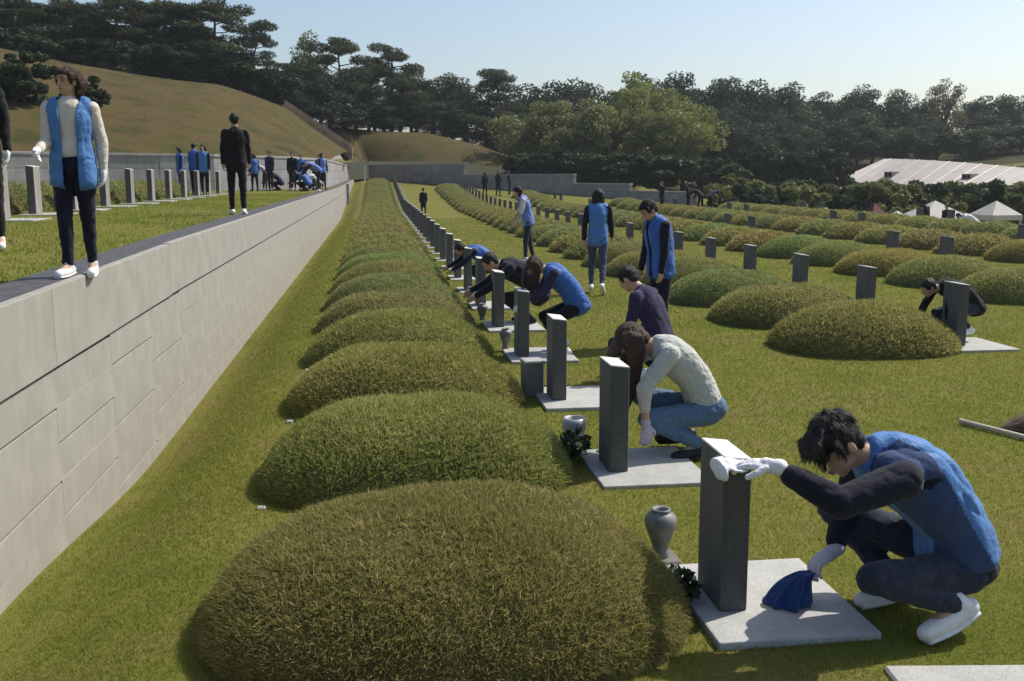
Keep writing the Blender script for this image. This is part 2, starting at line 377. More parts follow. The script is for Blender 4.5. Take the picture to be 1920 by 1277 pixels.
# stair with rails down the grass hillside
P0, P1 = Vector((-6.9, 83.2, 7.28)), Vector((-1.95, 85.0, 4.0)); d = P1 - P0
e = empty('hill_stair', P0, 0, 'reddish brown path with steps slanting down the right end of the grass hillside', 'stairs')
for k in range(22):
    p = d * (k / 21); v, f = boxVF(-.16, .16, -1.3, .6, -.6, .3); link('step', pymesh('step', v + A(p), f, M['dirt']), e)
for s in (-1.2, .55):
    out = []
    V = [];
    for t, w_ in ((0, 0), (1, 0)):
        p = d * t
        for dx, dz in ((-.06, .1), (.06, .1), (.06, .5), (-.06, .5)): V.append((p.x, p.y + s + dx, p.z + .15 + dz))
    F = [(0, 1, 5, 4), (1, 2, 6, 5), (2, 3, 7, 6), (3, 0, 4, 7), (0, 3, 2, 1), (4, 5, 6, 7)]
    link('side_rail', pymesh('side_rail', V, F, M['wood'] if s > 0 else M['dirt']), e)

def tube(pts, rad, n=7):
    V = []; F = []; pts = [A(p, float) for p in pts]
    for i, p in enumerate(pts):
        d = pts[min(i + 1, len(pts) - 1)] - pts[max(i - 1, 0)]; d = d / (np.linalg.norm(d) + 1e-9)
        a = np.cross(d, [.3, .9, .1]); a /= np.linalg.norm(a) + 1e-9; b = np.cross(d, a)
        for k in range(n):
            t = 2 * math.pi * k / n; V.append(p + rad[i] * (a * math.cos(t) + b * math.sin(t)))
    for i in range(len(pts) - 1):
        for k in range(n): F.append((i * n + k, i * n + (k + 1) % n, (i + 1) * n + (k + 1) % n, (i + 1) * n + k))
    F.append(tuple(range(n))[::-1]); F.append(tuple((len(pts) - 1) * n + k for k in range(n)))
    return V, F
# ------------------------------------------------------------------ memorial building far right
def building():
    e = empty('memorial_hall', (46, 92, -1), 0, 'low hall with a long pale curved roof among the trees at right', 'building')
    pts = []; n = 24
    # roof ribbon: from the near left tip, bulging, to a thin right end
    for k in range(n + 1):
        t = k / n; x = -.9 + t * 9.2; y = -t * 16.0; top = 4.55 + .06 * math.sin(t * math.pi) - 1.5 * t ** 1.35; low = 2.0 + 1.1 * (1 - min(1, t / .14)) ** 2 + .28 * t
        if t > .93: low += (t - .93) * 2
        pts.append((x, y, top, low))
    V = []; F = []
    for x, y, top, low in pts:
        V += [(x, y, low), (x + 5.2, y + 3.1, top + .14), (x + 8.5, y + 5.0, top - .3), (x + 8.5, y + 5.0, low - .1)]
    for k in range(n):
        a = 4 * k; F += [(a + j, a + 4 + j, a + 4 + (j + 1) % 4, a + (j + 1) % 4) for j in range(4)]
    F += [(0, 1, 2, 3), (4 * n + 3, 4 * n + 2, 4 * n + 1, 4 * n)]
    link('roof', pymesh('roof', V, F, M['roof']), e)
    for k in range(1, n, 2):
        x, y, top, low = pts[k]; link('roof_seam', pymesh('roof_seam', *tube([(x - .02, y, low + .02), (x + 2.6, y + 1.55, (top + .14 + low) / 2 + .03), (x + 5.2, y + 3.1, top + .17)], [.035, .035, .035], 4), M['steel']), e)
    V = []; F = []
    for x, y, top, low in pts: V += [(x + .8, y + .5, -.8), (x + .8, y + .5, low + .05)]
    for k in range(n): F.append((2 * k, 2 * k + 2, 2 * k + 3, 2 * k + 1))
    link('wall', pymesh('wall', V, F, M['wall_far']), e)
    for t in (.17, .62):
        k = int(t * n); x, y, top, low = pts[k]; zc = (top + low) / 2 - .1; dv = Vector((9.2, -16, 0)).normalized(); nv = Vector((-dv.y, dv.x, 0)) * -1
        w = empty('window', (x + 2.5, y + 1.5, zc), math.atan2(dv.y, dv.x)); w.parent = e
        v, f = boxVF(-.42, .42, -.95, 1.2, -.26, .26); link('frame', pymesh('frame', v, f, M['wall_back']), w)
        for sx in (-.27, .27):
            v, f = boxVF(sx * .75 - .16, sx * .75 + .16, -.965, -.85, -.19, .19); link('pane', pymesh('pane', v, f, M['glass']), w)
building()

# ------------------------------------------------------------------ parking edge: canopies, low wall
def canopy(loc, w, h, rise, m, label, rot=0.0):
    e = empty('canopy_tent', loc, rot, label, 'tent', 'tents beside the field')
    V = [(-w / 2, -w / 2, h), (w / 2, -w / 2, h), (w / 2, w / 2, h), (-w / 2, w / 2, h), (0, 0, h + rise)]
    Q = [(-w / 2, -w / 2, h - .22), (w / 2, -w / 2, h - .22), (w / 2, w / 2, h - .22), (-w / 2, w / 2, h - .22)]
    link('tent_roof', pymesh('tent_roof', V, [(0, 1, 4), (1, 2, 4), (2, 3, 4), (3, 0, 4)], m), e)
    link('valance', pymesh('valance', V[:4] + Q, [(0, 4, 5, 1), (1, 5, 6, 2), (2, 6, 7, 3), (3, 7, 4, 0)], m), e)
    for sx in (-1, 1):
        for sy in (-1, 1):
            v, f = boxVF(sx * (w / 2 - .06) - .04, sx * (w / 2 - .06) + .04, sy * (w / 2 - .06) - .04, sy * (w / 2 - .06) + .04, 0, h - .03); link('leg', pymesh('leg', v, f, M['steel']), e)
canopy((26.3, 44.6, -2.2), 2.6, 2.2, .85, M['canvas'], 'white pointed canopy tent among dark trees near the right edge')
canopy((24.3, 44.4, -2.2), 1.5, 2.0, .6, M['canvas'], 'small pale pink canopy left of the white pointed tent', .3)
canopy((24.6, 47.2, -2.2), 1.3, 2.0, .9, M['maroon'], 'maroon canopy behind the white tents', .2)
canopy((26.6, 40.3, -2.2), 1.5, 2.55, .6, M['canvas'], 'white canopy tent cut by right edge of the picture', .1)
e = empty('white_tent', (20.6, 40.2, -.3), .4, 'small white triangular tent at edge of the mound field', 'tent')
link('tent_cloth', pymesh('tent_cloth', [(-.55, -.4, 0), (.55, -.4, 0), (.55, .5, 0), (-.55, .5, 0), (.35, .05, .72)], [(0, 1, 4), (1, 2, 4), (2, 3, 4), (3, 0, 4)], M['canvas']), e)
link('groundsheet', pymesh('groundsheet', [(-.7, -.5, .01), (.7, -.5, .01), (.7, .6, .01), (-.7, .6, .01)], [(0, 1, 2, 3)], M['steel']), e)
wall_run('low_wall', [(20.4, 36.0), (24.5, 33.5)], .10, -.6, .25, 'low grey kerb wall along the right side of the field', M['wall_far'], 1.2, .3)
for k, (x, y, z, w_, h_, lb) in enumerate([(21.3, 36.7, -.25, .55, .55, 'grey stone box beside low wall at right'), (21.95, 36.5, -.25, .3, .62, 'slim grey stone post between box and low wall at right')]):
    e = empty('stone_pedestal', (x, y, z), .2, lb, 'pedestal')
    v, f = boxVF(-w_ / 2, w_ / 2, -w_ / 2, w_ / 2, 0, h_ - .1); link('shaft', bevel_mesh('shaft', v, f, M['wall_far'], .02, 1), e)
    v, f = boxVF(-w_ / 2 - .04, w_ / 2 + .04, -w_ / 2 - .04, w_ / 2 + .04, h_ - .099, h_); link('cap', bevel_mesh('cap', v, f, M['wall_far'], .02, 1), e)
e = empty('marker_post', (22.3, 48, -.4), 0, 'white square post in front of the dark hedge', 'post')
v, f = boxVF(-.13, .13, -.13, .13, 0, .76); link('shaft', bevel_mesh('shaft', v, f, M['bulb'], .02, 1), e)
v, f = boxVF(-.17, .17, -.17, .17, .761, .82); link('cap', bevel_mesh('cap', v, f, M['bulb'], .02, 1), e)

# ------------------------------------------------------------------ trees
def leaves(P, size, R, tint, up=0.0, asp=.5):
    """one kite leaf (two triangles) at each point, random facing"""
    n = len(P); a = R.normal(size=(n, 3)); a[:, 2] += up; a /= np.linalg.norm(a, axis=1)[:, None]
    b = R.normal(size=(n, 3)); b -= a * (a * b).sum(1)[:, None]; b /= np.linalg.norm(b, axis=1)[:, None]
    s = size * R.uniform(.6, 1.4, n)[:, None]
    V = np.stack([P - a * s * .5, P + b * s * asp * .5, P + a * s * .5, P - b * s * asp * .5], 1).reshape(-1, 3)
    F = np.arange(4 * n).reshape(n, 4)
    return V, F, np.repeat(tint, 4)
def clump(c, rad, n, R):
    d = R.normal(size=(n, 3)); d /= np.linalg.norm(d, axis=1)[:, None]; r_ = R.uniform(.35, 1, n) ** .6
    return A(c) + d * r_[:, None] * A(rad)
def make_tree(kind, seed):
    R = np.random.default_rng(seed); tr = []; pts = []; tn = []; h = 10.0; size, asp, up = .3, .5, 0.0
    def add(c, rad, n):
        base = R.uniform(.15, .75); p = clump(c, rad, n, R); pts.append(p); tn.append(np.clip(base + R.normal(0, .16, n), 0, 1))
    if kind in ('pine', 'leaning_pine'):
        size, asp, up = .36, .22, .5; lean = 2.2 if kind == 'leaning_pine' else R.uniform(-.6, .6); ln2 = R.uniform(-.5, .5)
        ax = lambda t: A([lean * t * t, ln2 * t, h * t])
        tr.append(tube([ax(t) for t in np.linspace(0, .96, 8)], list(np.linspace(.2, .04, 8)))); nb = 15
        for k in range(nb):
            t = .34 + .62 * k / nb; a = k * 2.4 + R.uniform(-.4, .4); L = (2.7 * (1 - .72 * (t - .34) / .62) + .3) * R.uniform(.7, 1.15)
            p0 = ax(t); p1 = p0 + A([math.cos(a) * L * .55, math.sin(a) * L * .55, .25]); p2 = p0 + A([math.cos(a) * L, math.sin(a) * L, R.uniform(.0, .9)])
            tr.append(tube([p0, p1, p2], [.07, .05, .02], 5))
            add(p2, (1.05, 1.05, .5), 330); add((p1 + p2) / 2 + A([R.uniform(-.5, .5), R.uniform(-.5, .5), .15]), (1.0, 1.0, .5), 260)
        add(ax(.97), (1.0, 1.0, .45), 300); add(ax(.9), (1.1, 1.1, .4), 300)
    else:
        prm = {'dark_tree': (.20, 46, .34, .26, .40, .30), 'scrub': (.0, 44, .55, .55, .42, .5), 'olive_tree': (.08, 52, .42, .42, .42, .34), 'light_tree': (.1, 50, .36, .36, .42, .3), 'yellow_tree': (.12, 40, .22, .22, .42, .28), 'pale_tree': (.3, 34, .34, .34, .32, .3),
               'low_shrub': (0, 40, .55, .55, .45, .6), 'hedge_shrub': (0, 44, .62, .62, .45, .62), 'yellow_shrub': (0, 34, .6, .6, .45, .6), 'round_shrub': (0, 46, .52, .52, .48, .42)}[kind]
        t0, nc, rx, ry, rz_, sz = prm; size = sz * (1.5 if kind in ('scrub', 'hedge_shrub', 'round_shrub', 'yellow_shrub', 'low_shrub') else 1)
        zc = h * (1 - rz_); tr.append(tube([(0, 0, -.4), (R.uniform(-.2, .2), 0, h * .3), (R.uniform(-.4, .4), R.uniform(-.4, .4), h * .62), (R.uniform(-.5, .5), 0, h * .9)], [.26, .2, .11, .03]))
        for k in range(nc):
            d = R.normal(size=3); d /= np.linalg.norm(d); q = R.uniform(.5, .98) if k > 8 else R.uniform(0, .5)
            if kind == 'dark_tree': d[:2] *= 1.15 - .35 * (d[2] > 0) * d[2]
            c = A([d[0] * rx * h * q, d[1] * ry * h * q, max(h * .06, zc + d[2] * rz_ * h * q * .93)])
            cr = h * R.uniform(.075, .125) * (.8 if kind in ('yellow_tree', 'pale_tree') else 1)
            add(c, (cr * 1.15, cr * 1.15, cr * .8), 120 if kind in ('pale_tree', 'yellow_tree') else 210)
            if k % 3 == 0: tr.append(tube([(0, 0, max(.3, c[2] * .55)), c * A([.5, .5, .85]), c], [.1, .06, .02], 5))
    P = np.concatenate(pts); T = np.concatenate(tn); mat = {'pine': 'pine', 'leaning_pine': 'pine', 'dark_tree': 'dark_leaf', 'scrub': 'dark_leaf', 'olive_tree': 'olive_leaf', 'light_tree': 'light_leaf', 'yellow_tree': 'yellow_leaf', 'pale_tree': 'pale_leaf', 'hedge_shrub': 'olive_leaf' if seed % 3 == 0 else 'dark_leaf', 'low_shrub': 'olive_leaf', 'yellow_shrub': 'yellow_leaf', 'round_shrub': 'dark_leaf'}[kind]
    # crown rises to the full height
    P[:, 2] *= h / np.percentile(P[:, 2], 99.7)
    V, F, T = leaves(P, size, R, T, up, asp)
    return pymesh('trunk', *joinVF(tr), M['bark'], True), npmesh('crown', V, F, M[mat], False, T)
TREES = [('pine', -30.0, 84, 9.7, 5.34, 1.0, 318), ('pine', -27.4, 86, 9.66, 6.04, 1.0, 130), ('pine', -24.4, 88, 9.32, 6.7, 1.0, 183), ('pine', -20.4, 87, 9.02, 7.26, 1.0, 353), ('pine', -17.5, 90, 8.74, 7.68, 1.0, 333), ('pine', -15.2, 88, 8.61, 7.19, 1.0, 271), ('pine', -13.2, 89, 8.47, 7.88, 1.0, 14), ('pine', -31.2, 92, 9.77, 6.33, 1.0, 238), ('pine', -24.1, 94, 9.17, 7.32, 1.0, 127), ('pine', -20.3, 95, 8.87, 7.73, 1.0, 332), ('pine', -28.6, 96, 9.49, 7.13, 1.0, 26), ('leaning_pine', -10.3, 88, 7.94, 6.78, 1.0, 80), ('scrub', -25.3, 83, 9.53, 2.91, 1.0, 57), ('scrub', -26.9, 80, 9.79, 2.79, 1.0, 190), ('scrub', -22.5, 84, 9.23, 3.19, 1.0, 240), ('scrub', -19.3, 84, 8.97, 3.31, 1.0, 126), ('scrub', -16.3, 85, 8.71, 3.53, 1.0, 194), ('scrub', -13.6, 86, 8.51, 3.28, 1.0, 278), ('scrub', -11.2, 87, 8.18, 3.13, 1.0, 52), ('scrub', -29.2, 80, 9.68, 2.67, 1.0, 293), ('scrub', -22.3, 90, 9.1, 5.6, 1.0, 127), ('scrub', -19.3, 92, 8.83, 5.77, 1.0, 6), ('scrub', -16.2, 93, 8.61, 5.97, 1.0, 110), ('scrub', -9.1, 91, 7.53, 3.57, 1.0, 208), ('scrub', -13.2, 92, 8.43, 4.29, 1.0, 143), ('yellow_tree', -6.4, 108, 6.0, 10.48, 0.9, 93), ('pine', -3.1, 106, 6.37, 9.38, 1.0, 199), ('pine', 1.8, 108, 6.15, 9.3, 1.0, 81), ('pine', 13.4, 112, 4.06, 9.48, 1.0, 36), ('pine', -6.8, 98, 6.5, 5.83, 1.0, 71), ('pine', 0.1, 112, 6.2, 7.83, 1.0, 316), ('dark_tree', -8.1, 95, 7.21, 3.38, 1.0, 316), ('dark_tree', -4.8, 96, 5.3, 5.42, 1.0, 227), ('dark_tree', -1.8, 104, 6.3, 6.33, 1.0, 64), ('dark_tree', 4.1, 112, 6.09, 7.77, 1.0, 67), ('dark_tree', 7.7, 114, 5.64, 7.57, 1.0, 0), ('dark_tree', 10.4, 116, 5.08, 7.66, 1.0, 2), ('dark_tree', 17.3, 118, 0.56, 11.36, 1.0, 107), ('dark_tree', 20.4, 118, 0.59, 12.09, 1.0, 110), ('dark_tree', 23.6, 118, 0.65, 12.31, 1.0, 84), ('dark_tree', 27.1, 118, 0.75, 11.76, 1.0, 85), ('dark_tree', -6.7, 94, 6.5, 2.61, 1.0, 148), ('dark_tree', -4.1, 100, 6.38, 2.71, 1.0, 160), ('dark_tree', -0.5, 106, 6.23, 3.6, 1.0, 101), ('dark_tree', 2.8, 109, 6.12, 4.23, 1.0, 276), ('dark_tree', 6.2, 110, 5.92, 4.0, 1.0, 347), ('dark_tree', 9.7, 110, 5.1, 4.84, 1.0, 320), ('dark_tree', 13.2, 110, 4.06, 5.35, 1.0, 104), ('dark_tree', -2.7, 103, 6.34, 1.17, 1.0, 93), ('dark_tree', 14.6, 108, 0.55, 7.91, 1.0, 353), ('dark_tree', 1.1, 107, 6.17, 2.12, 1.0, 100), ('dark_tree', 4.5, 109, 6.08, 2.08, 1.0, 196), ('dark_tree', 8.5, 110, 5.38, 2.03, 1.0, 152), ('dark_tree', 11.9, 109, 4.49, 2.33, 1.0, 11), ('olive_tree', 14.9, 95, 0.55, 8.13, 1.2, 184), ('olive_tree', 18.1, 92, 0.54, 8.21, 1.3, 212), ('olive_tree', 20.9, 91, 0.52, 7.7, 1.1, 84), ('olive_tree', 25.4, 89, -0.09, 7.52, 1.1, 74), ('light_tree', 24.4, 94, 0.45, 10.93, 0.95, 135), ('light_tree', 27.4, 88, -0.3, 9.17, 1.05, 33), ('dark_tree', 33.8, 124, 1.23, 12.79, 1.0, 169), ('dark_tree', 37.6, 126, 1.53, 13.11, 1.0, 154), ('dark_tree', 42.7, 128, 1.97, 12.26, 1.0, 308), ('dark_tree', 45.1, 124, 1.96, 11.93, 1.0, 300), ('dark_tree', 50.8, 130, 2.7, 10.31, 1.0, 1), ('dark_tree', 51.0, 124, 2.42, 11.03, 1.0, 305), ('dark_tree', 54.8, 126, 2.83, 9.23, 1.0, 347), ('dark_tree', 60.1, 130, 3.48, 9.35, 1.0, 173), ('dark_tree', 62.0, 126, 3.44, 9.37, 1.0, 33), ('dark_tree', 65.9, 128, 3.88, 9.82, 1.0, 158), ('dark_tree', 70.7, 130, 4.38, 8.71, 1.0, 181), ('dark_tree', 72.2, 126, 4.3, 7.53, 1.0, 156), ('dark_tree', 80.5, 128, 5.05, 7.42, 1.0, 246), ('dark_tree', 82.9, 126, 5.14, 7.34, 1.0, 356), ('dark_tree', 88.5, 128, 5.61, 6.94, 1.0, 161), ('dark_tree', 91.0, 126, 5.69, 6.53, 1.0, 94), ('pale_tree', 71.5, 120, 3.94, 9.92, 0.8, 246), ('dark_tree', 36.0, 104, 0.77, 7.08, 1.0, 241), ('dark_tree', 38.8, 102, 0.82, 6.39, 1.0, 90), ('dark_tree', 42.8, 104, 1.05, 6.84, 1.0, 29), ('dark_tree', 47.3, 106, 1.37, 6.09, 1.0, 131), ('dark_tree', 51.0, 106, 1.61, 6.28, 1.0, 11), ('dark_tree', 55.8, 108, 2.03, 5.88, 1.0, 183), ('dark_tree', 59.6, 108, 2.33, 5.02, 1.0, 206), ('dark_tree', 63.5, 108, 2.64, 5.21, 1.0, 9), ('dark_tree', 66.1, 106, 2.76, 4.54, 1.0, 281), ('dark_tree', 71.3, 108, 3.29, 4.43, 1.0, 214), ('dark_tree', 75.3, 108, 3.63, 4.12, 1.0, 187), ('dark_tree', 38.9, 108, 0.98, 8.25, 1.0, 192), ('dark_tree', 47.1, 110, 1.51, 7.91, 1.0, 296), ('dark_tree', 55.8, 112, 2.22, 7.41, 1.0, 4), ('dark_tree', 63.7, 112, 2.86, 6.23, 1.0, 231), ('dark_tree', 71.8, 112, 3.54, 5.92, 1.0, 23), ('scrub', 34.3, 88, -0.3, 4.91, 1.1, 92), ('scrub', 36.5, 86, -0.55, 4.65, 1.1, 319), ('scrub', 39.8, 86, -0.52, 4.87, 1.1, 100), ('scrub', 29.0, 84, -0.82, 4.18, 1.1, 60), ('scrub', 14.7, 82, 0.33, 3.61, 1.1, 125), ('scrub', 17.3, 80, 0.27, 3.42, 1.1, 236), ('scrub', 19.9, 78, 0.21, 3.45, 1.1, 176), ('scrub', 21.9, 76, 0.16, 3.39, 1.1, 262), ('scrub', 12.6, 86, 0.43, 3.37, 1.1, 181), ('hedge_shrub', 23.2, 61.6, -2.2, 3.77, 1.0, 236), ('hedge_shrub', 23.2, 58.4, -2.2, 3.6, 1.0, 188), ('hedge_shrub', 25.6, 61.4, -2.2, 3.85, 1.0, 46), ('hedge_shrub', 25.7, 58.8, -2.2, 3.68, 1.0, 185), ('hedge_shrub', 28.1, 61.7, -2.2, 3.72, 1.0, 359), ('hedge_shrub', 28.6, 60.2, -2.2, 3.75, 1.0, 162), ('hedge_shrub', 29.4, 59.2, -2.2, 3.56, 1.0, 320), ('hedge_shrub', 30.2, 58.6, -2.2, 3.61, 1.0, 247), ('hedge_shrub', 31.4, 58.6, -2.2, 3.86, 1.0, 307), ('hedge_shrub', 33.5, 60.1, -2.2, 3.7, 1.0, 121), ('hedge_shrub', 35.2, 61.0, -2.2, 3.72, 1.0, 128), ('hedge_shrub', 35.8, 59.8, -2.2, 3.7, 1.0, 28), ('hedge_shrub', 38.3, 61.9, -2.2, 3.59, 1.0, 252), ('hedge_shrub', 37.9, 59.3, -2.2, 3.78, 1.0, 288), ('hedge_shrub', 40.8, 61.8, -2.2, 3.59, 1.0, 211), ('hedge_shrub', 39.8, 58.4, -2.2, 3.7, 1.0, 76), ('hedge_shrub', 40.9, 58.2, -2.2, 3.7, 1.0, 72), ('hedge_shrub', 43.3, 59.8, -2.2, 3.45, 1.0, 86), ('yellow_shrub', 24.5, 66, -0.2, 2.27, 1.0, 267), ('yellow_shrub', 21.3, 44, -1.2, 1.55, 1.0, 232), ('yellow_shrub', 21.1, 60, -0.3, 1.58, 1.0, 249), ('round_shrub', -16.2, 50.5, 5.1, 2.5, 1.0, 40), ('round_shrub', -13.7, 51.7, 4.95, 1.75, 1.0, 10), ('low_shrub', 26.6, 50, -2.2, 2.31, 1.0, 121), ('low_shrub', 27.3, 49, -2.2, 2.51, 1.0, 303), ('low_shrub', 27.2, 47, -2.2, 2.31, 1.0, 278), ('low_shrub', 29.1, 47, -2.2, 2.4, 1.0, 66), ('low_shrub', 29.6, 46, -2.2, 2.33, 1.0, 189), ('low_shrub', 28.6, 44, -2.2, 2.26, 1.0, 309), ('low_shrub', 25.2, 49, -2.2, 2.08, 1.0, 242)]
protos = {}
NAME = {'low_shrub': 'low_shrub', 'pine': 'pine_tree', 'leaning_pine': 'pine_tree', 'dark_tree': 'evergreen_tree', 'scrub': 'bush', 'olive_tree': 'broadleaf_tree', 'light_tree': 'broadleaf_tree', 'yellow_tree': 'broadleaf_tree', 'pale_tree': 'broadleaf_tree', 'hedge_shrub': 'hedge_shrub', 'yellow_shrub': 'yellow_shrub', 'round_shrub': 'round_shrub'}
def tree_label(k, x, y, n):
    if k == 'pine' and x < -12: return ('dark pine among those on the ridge above the brown hillside', 'pines on the ridge')
    if k == 'pine': return (('tall pointed pine left of the sky notch above the stair path', 'broad dark pine standing tallest over the far hillside', 'flat topped pine standing out above the far forest', 'low pine just left of the stair head', 'second pine behind the broad dark pine')[min(n['p2'], 4)], None)
    if k == 'leaning_pine': return ('leaning pine with bare limbs against the sky at right end of ridge', None)
    if k == 'scrub' and x < -8: return ('low dark bush under the ridge pines at top of the brown hillside', 'bushes under the ridge pines')
    if k == 'scrub': return ('dark bush in the undergrowth below the middle forest', 'bushes below the forest')
    if k == 'dark_tree' and x < 22: return ('dark evergreen in the wood behind the far hillside', 'evergreens behind the far hillside')
    if k == 'dark_tree': return ('blue green evergreen in the far forest at right', 'evergreens of the far right forest')
    if k == 'olive_tree': return (('wide olive green tree at left of the middle clump', 'dark olive tree in the middle of clump behind stepped wall', 'olive tree under the tall pale green crown', 'lower olive tree between the two pale green crowns')[n['o'] % 4], None)
    if k == 'light_tree': return (('tall pale green tree rising highest from the middle clump', 'round pale green tree at right of the middle clump')[n['l'] % 2], None)
    if k == 'yellow_tree': return ('airy yellow green tree behind the pines left of the sky notch', None)
    if k == 'pale_tree': return ('pale tan half bare tree standing out above the far right forest', None)
    if k == 'hedge_shrub': return ('dark clipped shrub in the hedge below the pale curved roof', 'hedge shrubs below the roof')
    if k == 'low_shrub': return ('mixed green shrub among the tents', 'shrubs among the tents')
    if k == 'yellow_shrub': return (('yellow green bush beside the path right of middle clump', 'bright yellow green bush beside the white square post', 'dry yellow bush behind the dark leaning people')[n['y'] % 3], None)
    return (('round green shrub on the brown hillside left of the woman', 'small round shrub on the brown hillside right of the woman')[n['r'] % 2], None)
cnt = dict(p2=0, o=0, l=0, y=0, r=0)
ROWS = {}
ONES = ['first', 'second', 'third', 'fourth', 'fifth', 'sixth', 'seventh', 'eighth', 'ninth', 'tenth', 'eleventh', 'twelfth', 'thirteenth', 'fourteenth', 'fifteenth', 'sixteenth', 'seventeenth', 'eighteenth', 'nineteenth', 'twentieth']
def row_of(t):
    k, x, y = t[:3]
    if k == 'pine' and x < -12: return '%s pine from the left along the front of the ridge' if y < 91 else '%s pine from the left in the rear rank of ridge pines'
    if k == 'scrub' and x < -8: return '%s low dark bush from the left along the foot of ridge pines' if y < 87.5 else '%s low dark bush from the left between the ridge pines'
    if k == 'scrub': return '%s dark bush from the left in the undergrowth below the middle clump' if y < 83 else '%s dark bush from the left in the undergrowth below the far forest'
    if k == 'dark_tree' and x < 22: return '%s evergreen from the left of the skyline rank behind the far hillside' if y > 111 else '%s evergreen from the left in the lower front rank behind the far hillside'
    if k == 'dark_tree': return '%s blue green evergreen from the left on the far forest skyline' if y > 115 else ('%s blue green evergreen from the left in the front rank above the pale roof' if y < 109 else '%s blue green evergreen from the left in the middle rank of the far forest')
    if k == 'low_shrub': return '%s mixed green shrub from the left among the tents at right'
    if k == 'hedge_shrub': return '%s dark shrub from the left in the hedge below the pale curved roof'
for j, t in enumerate(TREES):
    if row_of(t): ROWS.setdefault(row_of(t), []).append((t[1] / t[2], j))
RANK = {j: (r_ % ONES[q]) for r_, L_ in ROWS.items() for q, (_, j) in enumerate(sorted(L_))}
for i, (k, x, y, z, h, w_, rot) in enumerate(TREES):
    nv = {'pine': 4, 'dark_tree': 5, 'scrub': 3, 'olive_tree': 3, 'hedge_shrub': 4}.get(k, 1); key = (k, i % nv)
    if k in ('light_tree', 'round_shrub'): key = (k, i)
    if key not in protos: protos[key] = make_tree(k, 100 + 7 * len(protos))
    tm, cm = protos[key]; lb, gp = tree_label(k, x, y, cnt); lb = RANK.get(i, lb)
    for kk, c in (('pine', 'p2'), ('olive_tree', 'o'), ('light_tree', 'l'), ('yellow_shrub', 'y'), ('round_shrub', 'r')):
        if k == kk and (k != 'pine' or x >= -12): cnt[c] += 1
    e = empty(NAME[k], (x, y, z), math.radians(rot) if k != 'leaning_pine' else 0, lb, 'shrub' if 'shrub' in NAME[k] or k == 'scrub' else 'tree', gp)
    s = h / 10; sx = {'pine': max(s, .95) * 1.3, 'scrub': max(s, .5), 'hedge_shrub': s * 1.1, 'low_shrub': s * .9, 'dark_tree': max(s, .8) * 1.15}.get(k, s) * w_
    if k in ('round_shrub',): sx = s * 1.25
    e.scale = (sx, sx, s)
    link('trunk', tm, e); link('crown', cm, e)

# ------------------------------------------------------------------ burial mounds
def blades(P, N, L, w, tint, R, seg=2, droop=.6, jitter=.5):
    n = len(P); d = N + R.normal(size=(n, 3)) * jitter; d /= np.linalg.norm(d, axis=1)[:, None]
    side = np.cross(d, R.normal(size=(n, 3))); side /= np.linalg.norm(side, axis=1)[:, None] + 1e-9
    L = L[:, None]; w = w[:, None] * .5; bend = R.normal(size=(n, 3)) * .35; bend[:, 2] -= droop
    if seg == 1:
        V = np.stack([P - side * w, P + side * w, P + d * L + bend * L * .3], 1).reshape(-1, 3); F = np.arange(3 * n).reshape(n, 3); return V, F, np.repeat(tint, 3)
    m = P + d * L * .55 + bend * L * .08; t = P + d * L + bend * L * .42
    V = np.stack([P - side * w, P + side * w, m + side * w * .8, m - side * w * .8, t], 1).reshape(-1, 3)
    b = np.arange(n)[:, None] * 5
    F = np.concatenate([b + A([[0, 1, 2]]), b + A([[0, 2, 3]]), b + A([[3, 2, 4]])]).reshape(-1, 3)
    return V, F, np.repeat(tint, 5)
MA, MB, MH = 1.03, .85, .50
def mound_z(x, y, seed=0):
    r = (np.abs(x / MA) ** 2.7 + np.abs(y / MB) ** 2.7) ** (1 / 2.7); r = np.clip(r, 0, 1)
    z = MH * (1 - r ** 2.5) ** .62
    q = np.stack([x, y, 0 * x], -1).reshape(-1, 3); return z + (.035 * fbm(q, 1.6, seed) + .016 * fbm(q, 5.5, seed + 2)).reshape(np.shape(x)) * (1 - r ** 4)
